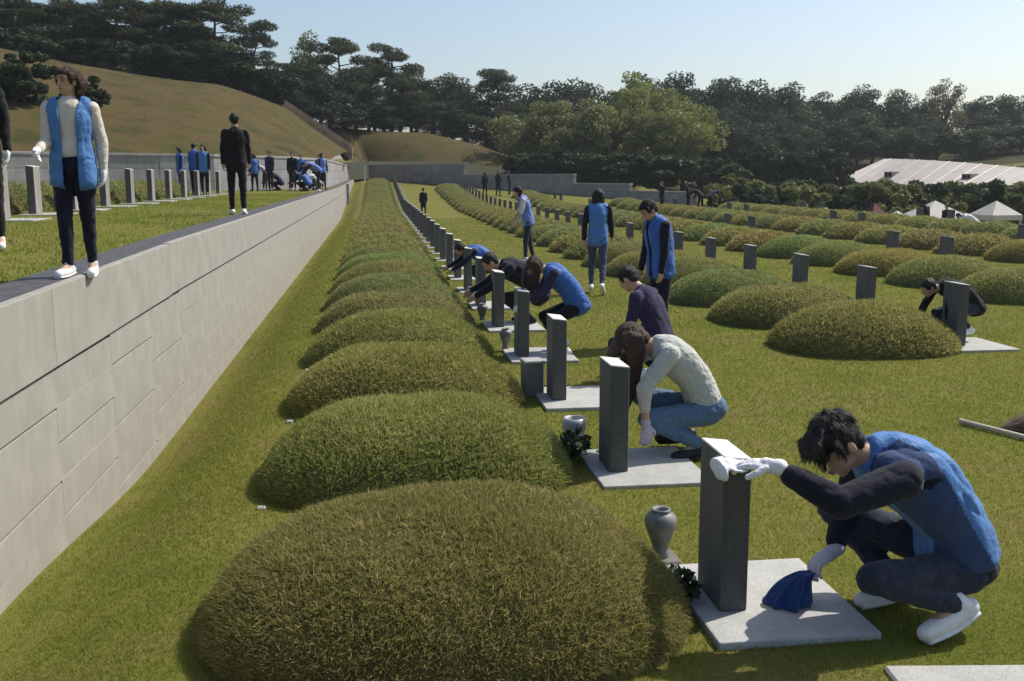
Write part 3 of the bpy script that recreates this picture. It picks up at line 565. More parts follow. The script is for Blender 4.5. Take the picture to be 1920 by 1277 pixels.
def make_mound(seed, nblade, L, w, seg):
    R = np.random.default_rng(seed); nr, na = 14, 44; V = []
    rr = np.sin(np.linspace(0, math.pi / 2, nr))
    for r_ in rr:
        for k in range(na):
            a = 2 * math.pi * k / na; c, s = math.cos(a), math.sin(a); q = r_ / (abs(c) ** 2.7 + abs(s) ** 2.7) ** (1 / 2.7)
            V.append((MA * c * q, MB * s * q, 0))
    V = A(V); V[:, 2] = mound_z(V[:, 0], V[:, 1], seed); V[-na:, 2] = -.12
    i = np.arange(nr * na).reshape(nr, na); F = np.stack([i[:-1], np.roll(i[:-1], -1, 1), np.roll(i[1:], -1, 1), i[1:]], -1).reshape(-1, 4)
    core = npmesh('burial_mound', V, F[:, ::-1], M['mound'], True)
    # blades over the surface, evenly by area (rejection on slope)
    x = R.uniform(-MA, MA, nblade * 4); y = R.uniform(-MB, MB, nblade * 4); e = .01
    z = mound_z(x, y, seed); gx_ = (mound_z(x + e, y, seed) - z) / e; gy_ = (mound_z(x, y + e, seed) - z) / e
    inside = (np.abs(x / MA) ** 2.7 + np.abs(y / MB) ** 2.7) < .985
    wgt = np.sqrt(1 + gx_ ** 2 + gy_ ** 2); ok = inside & (R.uniform(0, 3.2, len(x)) < np.clip(wgt, 0, 3.2)); idx = np.nonzero(ok)[0][:nblade]
    P = np.stack([x, y, z], 1)[idx]; N = np.stack([-gx_, -gy_, np.ones_like(x)], 1)[idx]; N /= np.linalg.norm(N, axis=1)[:, None]; N[:, 2] += .25
    patch = fbm(P, 2.2, seed + 9); t = np.clip(.34 + .24 * patch + R.normal(0, .2, len(P)), 0, 1)
    BV, BF, BT = blades(P, N, L * R.uniform(.4, 1.3, len(P)) * (1 + .55 * fbm(P, 5.0, seed + 4)).clip(.35, 2), w * R.uniform(.7, 1.3, len(P)), t, R, seg)
    # sparse taller dry stalks and weed tufts break the clipped outline
    nst = max(200, nblade // 55); i2 = R.integers(0, len(P), nst); hub = P[R.integers(0, len(P), nst // 6)]; P2 = np.concatenate([P[i2], hub.repeat(5, 0) + R.normal(0, .012, (len(hub) * 5, 3)) * A([1, 1, .2])]); N2 = np.tile(A([[0, 0, 1.0]]), (len(P2), 1))
    t2 = np.clip(np.concatenate([R.uniform(.55, 1, nst), np.full(len(hub) * 5, .12)]) + R.normal(0, .08, len(P2)), 0, 1)
    SV, SF, ST = blades(P2, N2, L * R.uniform(1.1, 2.1, len(P2)), w * R.uniform(.7, 1.1, len(P2)), t2, R, seg)
    BV, BF, BT = np.concatenate([BV, SV]), np.concatenate([BF, SF + len(BV)]), np.concatenate([BT, ST])
    return core, npmesh('grass_cover', BV, BF, M['tuft'], False, BT)
ORD = ['nearest', 'second', 'third', 'fourth', 'fifth', 'sixth', 'seventh', 'eighth', 'ninth', 'tenth', 'eleventh', 'twelfth', 'thirteenth', 'fourteenth', 'fifteenth', 'sixteenth', 'seventeenth', 'eighteenth', 'nineteenth']
for tens, word in (('twentieth', 'twenty'), ('thirtieth', 'thirty'), ('fortieth', 'forty')): ORD += [tens] + ['%s-%s' % (word, q) for q in ['first'] + ORD[1:9]]
near_m = [make_mound(21, 76000, .040, .0036, 2), make_mound(22, 42000, .042, .0052, 2), make_mound(23, 26000, .045, .006, 2)]
mid_m = [make_mound(31 + k, 14000, .05, .010, 1) for k in range(3)]
far_m = [make_mound(41 + k, 3000, .08, .024, 1) for k in range(3)]
R_ = random.Random(8)
def mound_col(k):
    g = R_.uniform(-1, 1); return (1 + .10 * g + R_.uniform(-.06, .06), 1 + R_.uniform(-.08, .08) - .02 * g, 1 - .05 * g, 1)
def mound(x, y, lod, label, group, col, sx=1.0):
    core, gr = lod; o = link('burial_mound', core, None, (x, y, float(tz(0, y)) if x > -2 else float(wt(y)) - .03)); tag(o, label, 'grave mound', group); o.scale = (sx, 1, 1); o.color = col
    b = link('grass_cover', gr, o); b.color = col; b['kind'] = 'stuff'; return o
sites = []      # (column, n, mound x, mound y, stone x)
def px_of(x, y):
    f = (x * math.cos(math.radians(7.722)) - y * math.sin(math.radians(7.722))); d = x * math.sin(math.radians(7.722)) + y * math.cos(math.radians(7.722)); return f / d
for col, (xc, sxc, off, stx, n0) in enumerate([(.24, 1.0, 4.4, 1.575, 0), (5.68, 1.03, 4.4, 6.76, 3), (10.55, 1.03, 4.1, 11.75, 5), (15.5, 1.03, 4.3, 16.65, 8), (20.2, 1.0, 4.3, 21.3, 11)]):
    for n in range(n0, 45):
        y = off + 2.2 * n
        if lip(stx, y) > -2.5: break
        if px_of(xc - 1.1, y) > .535: continue
        sites.append((col, n, xc, y, stx, sxc))
COLN = ['in the row beside the long pale wall', 'in the row right of the walking people', 'in the third row from the wall', 'in the fourth row from the wall', 'in the last row before the hedge']
seen = {}
SPECIAL = {(0, 0): (1.02, .93, .92, 1), (0, 1): (.96, 1.03, .88, 1), (0, 2): (1.04, 1.0, .9, 1), (0, 3): (.99, 1.02, .88, 1), (1, 3): (1.02, .96, .9, 1)}
for col, n, xc, y, stx, sxc in sites:
    k = seen.get(col, 0); seen[col] = k + 1
    lod = near_m[n] if (col == 0 and n < 3) else (mid_m[n % 3] if y < 24 else far_m[n % 3])
    lb = '%s grass mound from the front %s' % (ORD[k], COLN[col])
    mound(xc + (.05 if (col, n) == (0, 0) else 0), y, lod, lb, 'grass mounds ' + COLN[col], SPECIAL.get((col, n), mound_col(n)), sxc * (1.06 if (col, n) == (0, 0) else 1))
for col, (xc, n0, n1) in enumerate([(-7.15, 5, 14), (-12.3, 8, 14)]):
    for n in range(n0, n1):
        y = 4.6 + 2.3 * n
        if y > back_y(xc) - 2.5: continue
        mound(xc, y, far_m[n % 3], '%s brown grass mound from the left on the upper terrace %s' % (ORD[n - n0] if n > n0 else 'first', 'behind the gravestones' if col == 0 else 'in the rear row'), 'mounds on the upper terrace', mound_col(n))

# pale little foot markers at the left ends of the first mounds
v, f = boxVF(-.03, .03, -.02, .02, -.03, .02); fm = bevel_mesh('foot_marker', v, f, M['granite_slab'], .01, 1)
for k, (x, y) in enumerate([(-.73, 5.97), (-.74, 8.16), (-.74, 10.38)]):
    tag(link('foot_marker', fm, None, (x, y, float(tz(x, y)))), 'tiny pale marker stone at left foot of the %s mound beside the wall' % ORD[k + 1], 'marker', 'marker stones at the mound feet')

M['engraved'] = material('engraved_granite', (.15, .147, .14), (.18, .175, .165), 50, .7)
# ------------------------------------------------------------------ gravestones, slabs, vases
def stone_mesh(seed, bev):
    V = [(-.065, -.165, 0), (.065, -.165, 0), (.065, .165, 0), (-.065, .165, 0), (-.065, -.165, .728), (.065, -.165, .712), (.065, .165, .712), (-.065, .165, .728)]
    F = [(0, 3, 2, 1), (4, 5, 6, 7), (0, 1, 5, 4), (1, 2, 6, 5), (2, 3, 7, 6), (3, 0, 4, 7)]
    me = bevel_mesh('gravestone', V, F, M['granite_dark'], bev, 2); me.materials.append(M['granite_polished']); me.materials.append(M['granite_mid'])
    for pl in me.polygons: pl.material_index = 1 if abs(pl.normal.y) > .75 else (2 if pl.normal.x < -.75 else 0)  # back darker than the sunward face: shade put into its tone
    return me
st_near = stone_mesh(1, .008); st_far = stone_mesh(2, .012)
v, f = boxVF(-.37, .37, -.44, .44, -.04, .03); sl_near = bevel_mesh('grave_slab', v, f, M['granite_slab'], .008, 2)
v, f = boxVF(-.065, .065, -.165, .165, 0, .010)
sunlit_top_me = bevel_mesh('cap', v + A([0, 0, .7205]) - A([0, 0, 0]), f, M['sunlit_top'], .003, 1)  # thin added sheet, its pale colour paints the sunlit top face
for vv in sunlit_top_me.vertices: vv.co.z += -.0615 * vv.co.x * 2
def engraving(seed, cols, rows):
    R = random.Random(seed); out = []
    for c in range(cols):
        for r0 in range(rows):
            if R.random() < .08: continue
            xx = -.04 + .08 * (c + .5) / cols; zz = .66 - .56 * r0 / rows
            for _ in range(3):
                a, b = R.uniform(-.006, .006), R.uniform(-.007, .007); hw, hh = (R.uniform(.003, .007), .0012) if R.random() < .5 else (.0012, R.uniform(.003, .007))
                vv, ff = boxVF(xx + a - hw, xx + a + hw, -.1668, -.165, zz + b - hh, zz + b + hh); out.append((vv, ff[2:3]))
    V, F = joinVF(out); me = pymesh('engraved_face', V, F, M['engraved']); return me
vase_prof = [(0, 0), (.045, 0), (.05, .012), (.043, .03), (.047, .07), (.066, .125), (.085, .175), (.09, .21), (.08, .24), (.058, .255), (.05, .262), (.056, .272), (.05, .278), (.036, .268), (.03, .25)]
goblet_prof = [(0, 0), (.06, 0), (.06, .008), (.015, .02), (.012, .07), (.02, .09), (.06, .12), (.078, .16), (.08, .21), (.07, .24), (.062, .24), (.06, .2), (.02, .14)]
vase_me = lathe('vase_body', vase_prof, M['ceramic']); goblet_me = lathe('goblet_body', goblet_prof, M['silver'])
PEOPLE_AT = ['wiped by the crouching man in blue vest', 'beside the crouching woman in pale sweater', 'in front of the person crouching behind the long haired woman', 'just behind the bending woman in blue vest', 'beside the crouching person in navy']
cnts = {}
def stone_label(col, k):
    if col == 0 and k < 5: return 'grey gravestone ' + PEOPLE_AT[k]
    return '%s gravestone from the front %s' % (ORD[k] if k else 'first', COLN[col])
for col, n, xc, y, stx, sxc in sites:
    if col >= 2 and (n * 7 + col * 3) % 5 not in (0, 2): continue
    k = cnts.get(col, 0); cnts[col] = k + 1; z0 = float(tz(0, y)); sy = y - .1
    near = y < 16
    # slab
    sx_ = stx + .21
    lbs = ('pale slab under the gravestone ' + PEOPLE_AT[k]) if (col == 0 and k < 5) else 'slab of the %s gravestone from the front %s' % (ORD[k] if k else 'first', COLN[col])
    s = link('grave_slab', sl_near, None, (sx_, sy - .02, z0 + (.0 if near else -.01))); tag(s, lbs, 'slab', 'grave slabs ' + COLN[col])
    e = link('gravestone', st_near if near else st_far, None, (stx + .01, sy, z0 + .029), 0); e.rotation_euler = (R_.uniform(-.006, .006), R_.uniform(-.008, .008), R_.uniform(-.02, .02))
    link('cap', sunlit_top_me, e)
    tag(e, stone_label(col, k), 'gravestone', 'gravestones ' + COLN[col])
    if col == 0 and k < 3:
        g_ = link('engraved_face', engraving(k, 4, 26 - 4 * k), e); g_['kind'] = 'stuff'
for n in range(5, 16):
    y = 4.6 + 2.3 * n; x = -5.85 + (.25 if n == 5 else 0); z0 = float(wt(y)) - .03
    if y > back_y(x) - 1.2: continue
    s = link('grave_slab', sl_near, None, (x + .21, y, z0 - .005)); tag(s, 'pale slab under the %s terrace gravestone counted from the left edge' % (ORD[n - 5] if n > 5 else 'first'), 'slab', 'slabs on the upper terrace')
    e = link('gravestone', st_far, None, (x, y, z0 + .024)); e.scale = (1, 1, 1.12)
    link('cap', sunlit_top_me, e)
    tag(e, 'tall grey gravestone with bright side at the left edge of the terrace' if n == 5 else '%s sunlit edged gravestone on the terrace counted from the left edge' % ORD[n - 5], 'gravestone', 'gravestones on the upper terrace')
# vases and offerings
def vase(x, y, z, body, name, label, sc=1.0, dark=True):
    e = empty(name, (x, y, z), 0, label, 'vase'); b = link('vase_body', body, e); b.scale = (sc,) * 3
    if dark: d = link('inner_shade', lathe('inner_shade', [(0, .235 * sc), (.052 * sc, .236 * sc)], M['dark_inside'], 20), e)
    return e
e = vase(1.447, 4.86, .02, vase_me, 'ceramic_vase', 'round shouldered grey ceramic vase standing behind the gravestone wiped by the man', .95, False)
v, f = boxVF(-.095, .095, -.095, .095, -.06, .02); tag(link('vase_plinth', bevel_mesh('vase_plinth', v, f, M['granite_mid'], .008, 1), None, (1.447, 4.86, 0)), 'low square stone base under the grey ceramic vase', 'base')
vase(1.40, 6.95, .0, goblet_me, 'footed_vase', 'silver footed vase left of the gravestone beside the sweater woman', 1.1, False)
for k, (x, y) in enumerate([(1.46, 11.3), (1.43, 13.6), (1.46, 15.7)]): vase(x, y, .03, vase_me, 'ceramic_vase', '%s small pale vase in the gap between far gravestones beside bending woman' % ORD[k + 1], .85, False)
# lidded stone box next to the third gravestone
e = empty('offering_box', (1.40, 8.93, 0), .1, 'small square stone box left of the third gravestone', 'box')
v, f = boxVF(-.09, .09, -.09, .09, 0, .30); link('box_body', bevel_mesh('box_body', v, f, M['granite_dark'], .008, 1), e)
v, f = boxVF(-.098, .098, -.098, .098, .301, .335); link('lid', bevel_mesh('lid', v, f, M['granite_slab'], .008, 1), e)
def bouquet(loc, n, size, label, seed, spread=(.12, .12, .1)):
    R = np.random.default_rng(seed); e = empty('withered_bouquet', loc, 0, label, 'flowers'); st = []
    for k in range(7):
        a = R.uniform(0, 6.3); p = A([math.cos(a) * spread[0], math.sin(a) * spread[1], spread[2] * R.uniform(1.2, 2.2)]); st.append(tube([(0, 0, 0), p * .6, p], [.004, .003, .002], 4))
    link('stems', pymesh('stems', *joinVF(st), M['bark']), e)['kind'] = 'stuff'
    P = clump((0, 0, spread[2] * 1.1), spread, n, R); P[:, 2] = np.maximum(P[:, 2], .02); V, F, T = leaves(P, size, R, R.uniform(0, 1, n), .3, .45); link('leaves', npmesh('leaves', V, F, M['dark_leaf'], False, T), e)['kind'] = 'stuff'
    P = clump((0, 0, spread[2] * 1.5), A(spread) * .9, n // 22, R); P[:, 2] = np.maximum(P[:, 2], .02); V, F, T = leaves(P, size * .7, R, R.uniform(0, 1, len(P)), .3, .8); link('petals', npmesh('petals', V, F, M['petal']), e)['kind'] = 'stuff'
bouquet((1.41, 4.36, .02), 110, .06, 'dark withered flowers lying left of the gravestone wiped by the man', 3, (.07, .17, .06))
bouquet((1.36, 6.72, .02), 150, .07, 'dark withered flowers around the silver footed vase', 4, (.12, .13, .10))
# things on the lawn at the right edge
e = empty('lawn_rake', (4.68, 7.35, 0), 0, 'pale wooden handle and dark brush head lying on lawn at right edge', 'broom')
a_, b_ = A([0, 0, .03]), A([.30, -.88, .035]); link('handle', pymesh('handle', *tube([a_, a_ * .5 + b_ * .5, b_], [.022, .021, .022], 10), M['wood'], True), e)
Rb = np.random.default_rng(6); out = [tube([(.16, -.28, .03), (.16 + Rb.uniform(.3, .75), -.28 + Rb.uniform(-.42, .25), Rb.uniform(.03, .12))], [.007, .004], 4) for _ in range(130)]
link('bristles', pymesh('bristles', *joinVF(out), M['bark']), e)['kind'] = 'stuff'
v, f = boxVF(-.3, .35, -.1, .18, -.02, .02); o = link('lawn_slab', bevel_mesh('lawn_slab', v, f, M['granite_slab'], .01, 1), None, (2.30, 3.37, 0), -.12); tag(o, 'sunlit edge of pale slab in the lawn at bottom right corner', 'slab')

# ------------------------------------------------------------------ lawn grass
def lawn(name, n, region, Lr, w, seed, zf, excl, tint_shift=0.0):
    R = np.random.default_rng(seed); x, y = region(R, n); k = ~excl(x, y); x, y = x[k], y[k]; z = zf(x, y); P = np.stack([x, y, z], 1)
    t = np.clip(.42 + tint_shift + .24 * fbm(P, .9, 61) + .20 * fbm(P, .33, 63) + .12 * fbm(P, 3.5, 62) + R.normal(0, .10, len(x)), 0, 1)
    N = np.tile(A([[0, 0, 1.0]]), (len(x), 1)); V, F, T = blades(P, N, R.uniform(*Lr, len(x)), w * (np.maximum(y, 3) if w < .002 else 1) * R.uniform(.7, 1.3, len(x)), t, R, 1, .3, .45)
    tag(link(name, npmesh(name, V, F, M['blade'], False, T)), kind='stuff')
def wedge(y0, y1):
    def f(R, n):
        y = np.sqrt(R.uniform(y0 * y0, y1 * y1, n)); lo = np.maximum(-1.98, -.42 * y - .4); hi = .75 * y + .3; return R.uniform(0, 1, n) * (hi - lo) + lo, y
    return f
def excl(x, y):
    m = x < -1.97
    for col, n, xc, yy, stx, sxc in sites:
        if yy > 40: continue
        m |= (np.abs((x - xc) / (MA * sxc)) ** 2.7 + np.abs((y - yy) / MB) ** 2.7) < .95
        m |= (np.abs(x - stx - .21) < .365) & (np.abs(y - yy + .12) < .435)
    m |= (np.abs(x - 1.447) < .11) & (np.abs(y - 4.86) < .11)
    return m
zl = lambda x, y: tz(x, y) + micro(x, y) - .002
def wide(R, n):
    y = 3.1 * np.exp(R.uniform(0, 1, n) * math.log(48 / 3.1)); lo = np.maximum(-1.98, -.42 * y - .4); hi = .75 * y + 1.5; x = R.uniform(0, 1, n) * (hi - lo) + lo; return x, y
lawn('lawn_grass', 700000, wide, (.014, .038), .00095, 1, zl, excl)
def terr(R, n):
    y = R.uniform(6, 40, n); return -2.24 - R.uniform(0, 1, n) * (4 + .12 * y), y
lawn('terrace_grass', 70000, terr, (.025, .06), .012, 4, lambda x, y: wt(y) - .03, lambda x, y: x > -2.42)

# dry grass on the brown hillside
def hill_grass(name, src, n, size, seed):
    me = bpy.data.objects[src].data; R = np.random.default_rng(seed); nv = len(me.vertices); co = np.empty(nv * 3, np.float32); me.vertices.foreach_get('co', co); co = co.reshape(-1, 3).astype(float)
    q = np.empty(len(me.polygons) * 4, np.int32); me.polygons.foreach_get('vertices', q); q = q.reshape(-1, 4); c = co[q]
    ar = np.linalg.norm(np.cross(c[:, 1] - c[:, 0], c[:, 3] - c[:, 0]), axis=1); pick = R.choice(len(q), n, p=ar / ar.sum()); a, b = R.uniform(0, 1, (2, n))[:, :, None]
    P = c[pick, 0] * (1 - a) * (1 - b) + c[pick, 1] * a * (1 - b) + c[pick, 2] * a * b + c[pick, 3] * (1 - a) * b
    P[:, 2] -= .02; t = np.clip(.45 + .38 * fbm(P, .12, 71) + .25 * fbm(P, .5, 72) + R.normal(0, .18, n), 0, 1); V, F, T = blades(P, np.tile(A([[0, 0, 1.0]]), (n, 1)), size * R.uniform(.4, 1.2, n), size * .35 * R.uniform(.5, 1.3, n), t, R, 1, .3, .5)
    tag(link(name, npmesh(name, V, F, M['hill_blade'], False, T)), kind='stuff')
M['hill_blade'] = material('hill_grass_blade', (.060, .058, .019), (.115, .082, .036), tint=True, translucent=.3, rough=.7, c3=(.165, .115, .056), spec=.1)
hill_grass('hillside_grass', 'grass_hillside', 150000, .085, 5)
hill_grass('hillside_grass', 'far_hillside', 40000, .10, 6)

# ------------------------------------------------------------------ people
def unit(v): v = A(v, float); return v / (np.linalg.norm(v) + 1e-9)
def rc(a, b, ra, rb, n=16):
    """closed round cone from a to b"""
    a, b = A(a, float), A(b, float); d = b - a; L = np.linalg.norm(d); d = d / (L + 1e-9) if L > 1e-6 else A([0, 0, 1.0])
    x = np.cross(d, [.21, .93, .3]); x /= np.linalg.norm(x); y = np.cross(d, x); rings = []
    for t in np.linspace(-80, 0, 5): t = math.radians(t); rings.append((a + d * ra * math.sin(t), ra * math.cos(t)))
    for k in (.33, .66): rings.append((a + d * L * k, ra + (rb - ra) * k))
    for t in np.linspace(0, 80, 5): t = math.radians(t); rings.append((b + d * rb * math.sin(t), rb * math.cos(t)))
    return rings_mesh(rings, x, y, n)
def rings_mesh(rings, x, y, n):
    V = []; F = []
    for c, r_ in rings:
        for k in range(n):
            t = 2 * math.pi * k / n; V.append(c + r_ * (x * math.cos(t) + y * math.sin(t)))
    m = len(rings)
    for i in range(m - 1):
        for k in range(n): F.append((i * n + k, i * n + (k + 1) % n, (i + 1) * n + (k + 1) % n, (i + 1) * n + k))
    F.append(tuple(range(n))[::-1]); F.append(tuple((m - 1) * n + k for k in range(n)))
    return V, F
def ell(c, rad, ax=None, n=18):
    """ellipsoid; ax = three unit axes for the three radii"""
    c = A(c, float); ax = np.eye(3) if ax is None else A(ax, float); V = []; F = []; m = 11
    for i in range(m):
        p = math.pi * (i + .5) / m - math.pi / 2
        for k in range(n):
            t = 2 * math.pi * k / n; q = A([math.cos(p) * math.cos(t) * rad[0], math.cos(p) * math.sin(t) * rad[1], math.sin(p) * rad[2]]); V.append(c + q @ ax)
    for i in range(m - 1):
        for k in range(n): F.append((i * n + k, i * n + (k + 1) % n, (i + 1) * n + (k + 1) % n, (i + 1) * n + k))
    F.append(tuple(range(n))[::-1]); F.append(tuple((m - 1) * n + k for k in range(n)))
    return V, F
def spline(P, m):
    P = A(P, float); n = len(P); t = np.linspace(0, n - 1, m); out = []
    for q in t:
        i = min(int(q), n - 2); f = q - i; p0, p1, p2, p3 = P[max(i - 1, 0)], P[i], P[i + 1], P[min(i + 2, n - 1)]
        out.append(.5 * (2 * p1 + (p2 - p0) * f + (2 * p0 - 5 * p1 + 4 * p2 - p3) * f * f + (3 * p1 - p0 - 3 * p2 + p3) * f ** 3))
    return A(out)
def sweep(P, lat, Wd, Dp, m=18, n=22, power=2.4):
    """superellipse tube along a spline; lat = lateral axis (one, or one per point)"""
    P = A(P, float); lat = A(lat, float); lat = np.tile(lat, (len(P), 1)) if lat.ndim == 1 else lat
    Q = spline(P, m); Lx = spline(lat, m); Wq = spline(A(Wd)[:, None], m)[:, 0]; Dq = spline(A(Dp)[:, None], m)[:, 0]; V = []; F = []; rings = []
    for i in range(m):
        d = unit(Q[min(i + 1, m - 1)] - Q[max(i - 1, 0)]); l = unit(Lx[i] - d * (Lx[i] @ d)); f = np.cross(l, d); rings.append((Q[i], l, f, d, Wq[i], Dq[i]))
    c0 = rings[0]; c1 = rings[-1]; pre = [(c0[0] - c0[3] * c0[5] * .5 * math.sin(t), c0[1], c0[2], c0[3], c0[4] * math.cos(t), c0[5] * math.cos(t)) for t in (1.3, .9, .45)]
    post = [(c1[0] + c1[3] * c1[5] * .5 * math.sin(t), c1[1], c1[2], c1[3], c1[4] * math.cos(t), c1[5] * math.cos(t)) for t in (.45, .9, 1.3)]
    rings = pre + rings + post; M_ = len(rings)
    for c, l, f, d, w_, dp in rings:
        for k in range(n):
            t = 2 * math.pi * k / n; cc, ss = math.cos(t), math.sin(t); q = (abs(cc) ** power + abs(ss) ** power) ** (-1 / power); V.append(c + q * (l * w_ * cc + f * dp * ss))
    for i in range(M_ - 1):
        for k in range(n): F.append((i * n + k, i * n + (k + 1) % n, (i + 1) * n + (k + 1) % n, (i + 1) * n + k))
    F.append(tuple(range(n))[::-1]); F.append(tuple((M_ - 1) * n + k for k in range(n)))
    return V, F
def fuse(name, prims, vox, mat, smooth=4, wrinkle=0.0, wf=9.0, seed=0, stretch=(1, 1, 1), cut=None):
    """one continuous surface from overlapping shapes"""
    V, F = joinVF(prims); me = pymesh('tmp', V, F); o = bpy.data.objects.new('tmp', me); C.objects.link(o)
    m = o.modifiers.new('r', 'REMESH'); m.mode = 'VOXEL'; m.voxel_size = vox
    if smooth: q = o.modifiers.new('s', 'SMOOTH'); q.factor = .5; q.iterations = smooth
    dg = bpy.context.evaluated_depsgraph_get(); r_ = bpy.data.meshes.new_from_object(o.evaluated_get(dg)); bpy.data.objects.remove(o); bpy.data.meshes.remove(me)
    r_.name = name; r_.materials.clear(); r_.materials.append(mat)
    n = len(r_.vertices); co = np.empty(n * 3, np.float32); r_.vertices.foreach_get('co', co); co = co.reshape(-1, 3).astype(float)
    if wrinkle:
        nm = np.empty(n * 3, np.float32); r_.vertices.foreach_get('normal', nm); nm = nm.reshape(-1, 3)
        k = fbm(co * A(stretch), wf, seed, 3); k = (np.minimum(np.abs(k) * 2.2, 1) ** .6 - .75) * 1.3; co = co + nm * (k * wrinkle)[:, None]; r_.vertices.foreach_set('co', co.astype(np.float32).ravel())
    if cut is not None:
        kill = cut(co); bm = bmesh.new(); bm.from_mesh(r_); bm.verts.ensure_lookup_table(); bmesh.ops.delete(bm, geom=[bm.verts[i] for i in np.nonzero(kill)[0]], context='VERTS'); bm.to_mesh(r_); bm.free()
    r_.polygons.foreach_set('use_smooth', np.ones(len(r_.polygons), bool)); r_.update(); return r_

def rotY(v, a):        # lean forward (+x) by a degrees
    a = math.radians(a); v = A(v, float); return A([v[0] * math.cos(a) + v[2] * math.sin(a), v[1], -v[0] * math.sin(a) + v[2] * math.cos(a)])
def pose(lean=3, head=0, turn=0, hunch=0, legL=(4, 2, 0, 2), legR=(-4, -6, 0, 2), armL=(5, 12, 8), armR=(-5, 4, 8), twist=0):
    """joints of a 1.70 m figure facing +x. legs: thigh, shin, foot pitch, spread; arms: upper, fore angle, spread (degrees from straight down)"""
    J = {}; pel = A([0, 0, 0.0]); J['pel'] = pel
    up = rotY([0, 0, 1], lean); up2 = rotY([0, 0, 1], lean + hunch); up3 = rotY([0, 0, 1], lean + hunch * 1.4)
    J['mid'] = pel + up * .20; J['chest'] = J['mid'] + up2 * .17; J['neck'] = J['chest'] + up3 * .18
    tw = math.radians(twist); lat = A([-math.sin(tw), math.cos(tw), 0])
    J['lat'] = lat; J['lat0'] = A([0, 1.0, 0])
    for s, n in ((1, 'L'), (-1, 'R')):
        J['sh' + n] = J['neck'] + lat * s * .175 - up3 * .068
        th, shn, fp, ab = legL if s > 0 else legR
        J['hip' + n] = pel + A([0, s * .09, -.05]); t = A([math.sin(math.radians(th)), s * math.sin(math.radians(ab)), -math.cos(math.radians(th))]); J['kn' + n] = J['hip' + n] + unit(t) * .42
        t2 = A([math.sin(math.radians(shn)), s * math.sin(math.radians(ab)) * .3, -math.cos(math.radians(shn))]); J['an' + n] = J['kn' + n] + unit(t2) * .40
        J['to' + n] = J['an' + n] + A([math.cos(math.radians(fp)) * .17, s * .03, math.sin(math.radians(fp)) * .17 - .055])
        ua, fa, ab = armL if s > 0 else armR; sp = math.sin(math.radians(ab))
        t = unit(A([math.sin(math.radians(ua)), 0, -math.cos(math.radians(ua))]) + lat * s * sp); J['el' + n] = J['sh' + n] + t * .285
        t = unit(A([math.sin(math.radians(fa)), 0, -math.cos(math.radians(fa))]) + lat * s * sp * .2); J['wr' + n] = J['el' + n] + t * .245; J['ha' + n] = J['wr' + n] + t * .16
    hu = rotY([0, 0, 1], lean + hunch * 1.4 + head * .6); hf = rotY([1, 0, 0], lean * .35 + head)
    tn = math.radians(turn); rz = lambda v: A([v[0] * math.cos(tn) - v[1] * math.sin(tn), v[0] * math.sin(tn) + v[1] * math.cos(tn), v[2]])
    J['head'] = J['neck'] + hu * .155 + hf * .02; J['face'] = rz(hf); J['hup'] = hu
    lo = min(min(J['an' + n][2] - .085, J['to' + n][2] - .03) for n in 'LR')
    for k in J:
        if k not in ('face', 'hup', 'lat', 'lat0'): J[k] = J[k] - A([0, 0, lo])
    return J
def hand_prims(wr, ha, pn, side, s, curl, grow=0.0, spread=1.0):
    """palm, four bent fingers of unequal length and a thumb from the side of the palm"""
    d = unit(A(ha) - A(wr)); pn = unit(A(pn) - d * (A(pn) @ d)); l = np.cross(d, pn) * side; g = grow
    P = [ell(A(wr) + d * .05 * s, (.055 * s + g, .040 * s + g, .017 * s + g), [d, l, pn], 14), rc(A(wr) - d * .01 * s, A(wr) + d * .03 * s, .026 * s + g, .028 * s + g)]
    for k, (o, L) in enumerate(((.030, .070), (.010, .079), (-.010, .074), (-.029, .058))):
        p = A(wr) + d * (.086 - abs(o) * .25) * s + l * o * s; a = 0.0; r_ = (.0098 - .0006 * k) * s + g; dirv = unit(d + l * o * 3 * spread)
        for j, f in enumerate((.46, .31, .25)):
            a += math.radians(curl * (.7, 1.0, .8)[j]); q = p + (dirv * math.cos(a) + pn * math.sin(a)) * L * f * s; P.append(rc(p, q, r_, r_ * .92, 9)); p = q; r_ *= .92
    p = A(wr) + d * .022 * s + l * .03 * s; q = p + unit(d * .7 + l * .75 + pn * .35) * .042 * s; e_ = q + unit(d * .9 + l * .25 + pn * .5) * .034 * s
    P += [rc(p, q, .0125 * s + g, .011 * s + g, 9), rc(q, e_, .011 * s + g, .009 * s + g, 9)]
    return P
PEOPLE = []
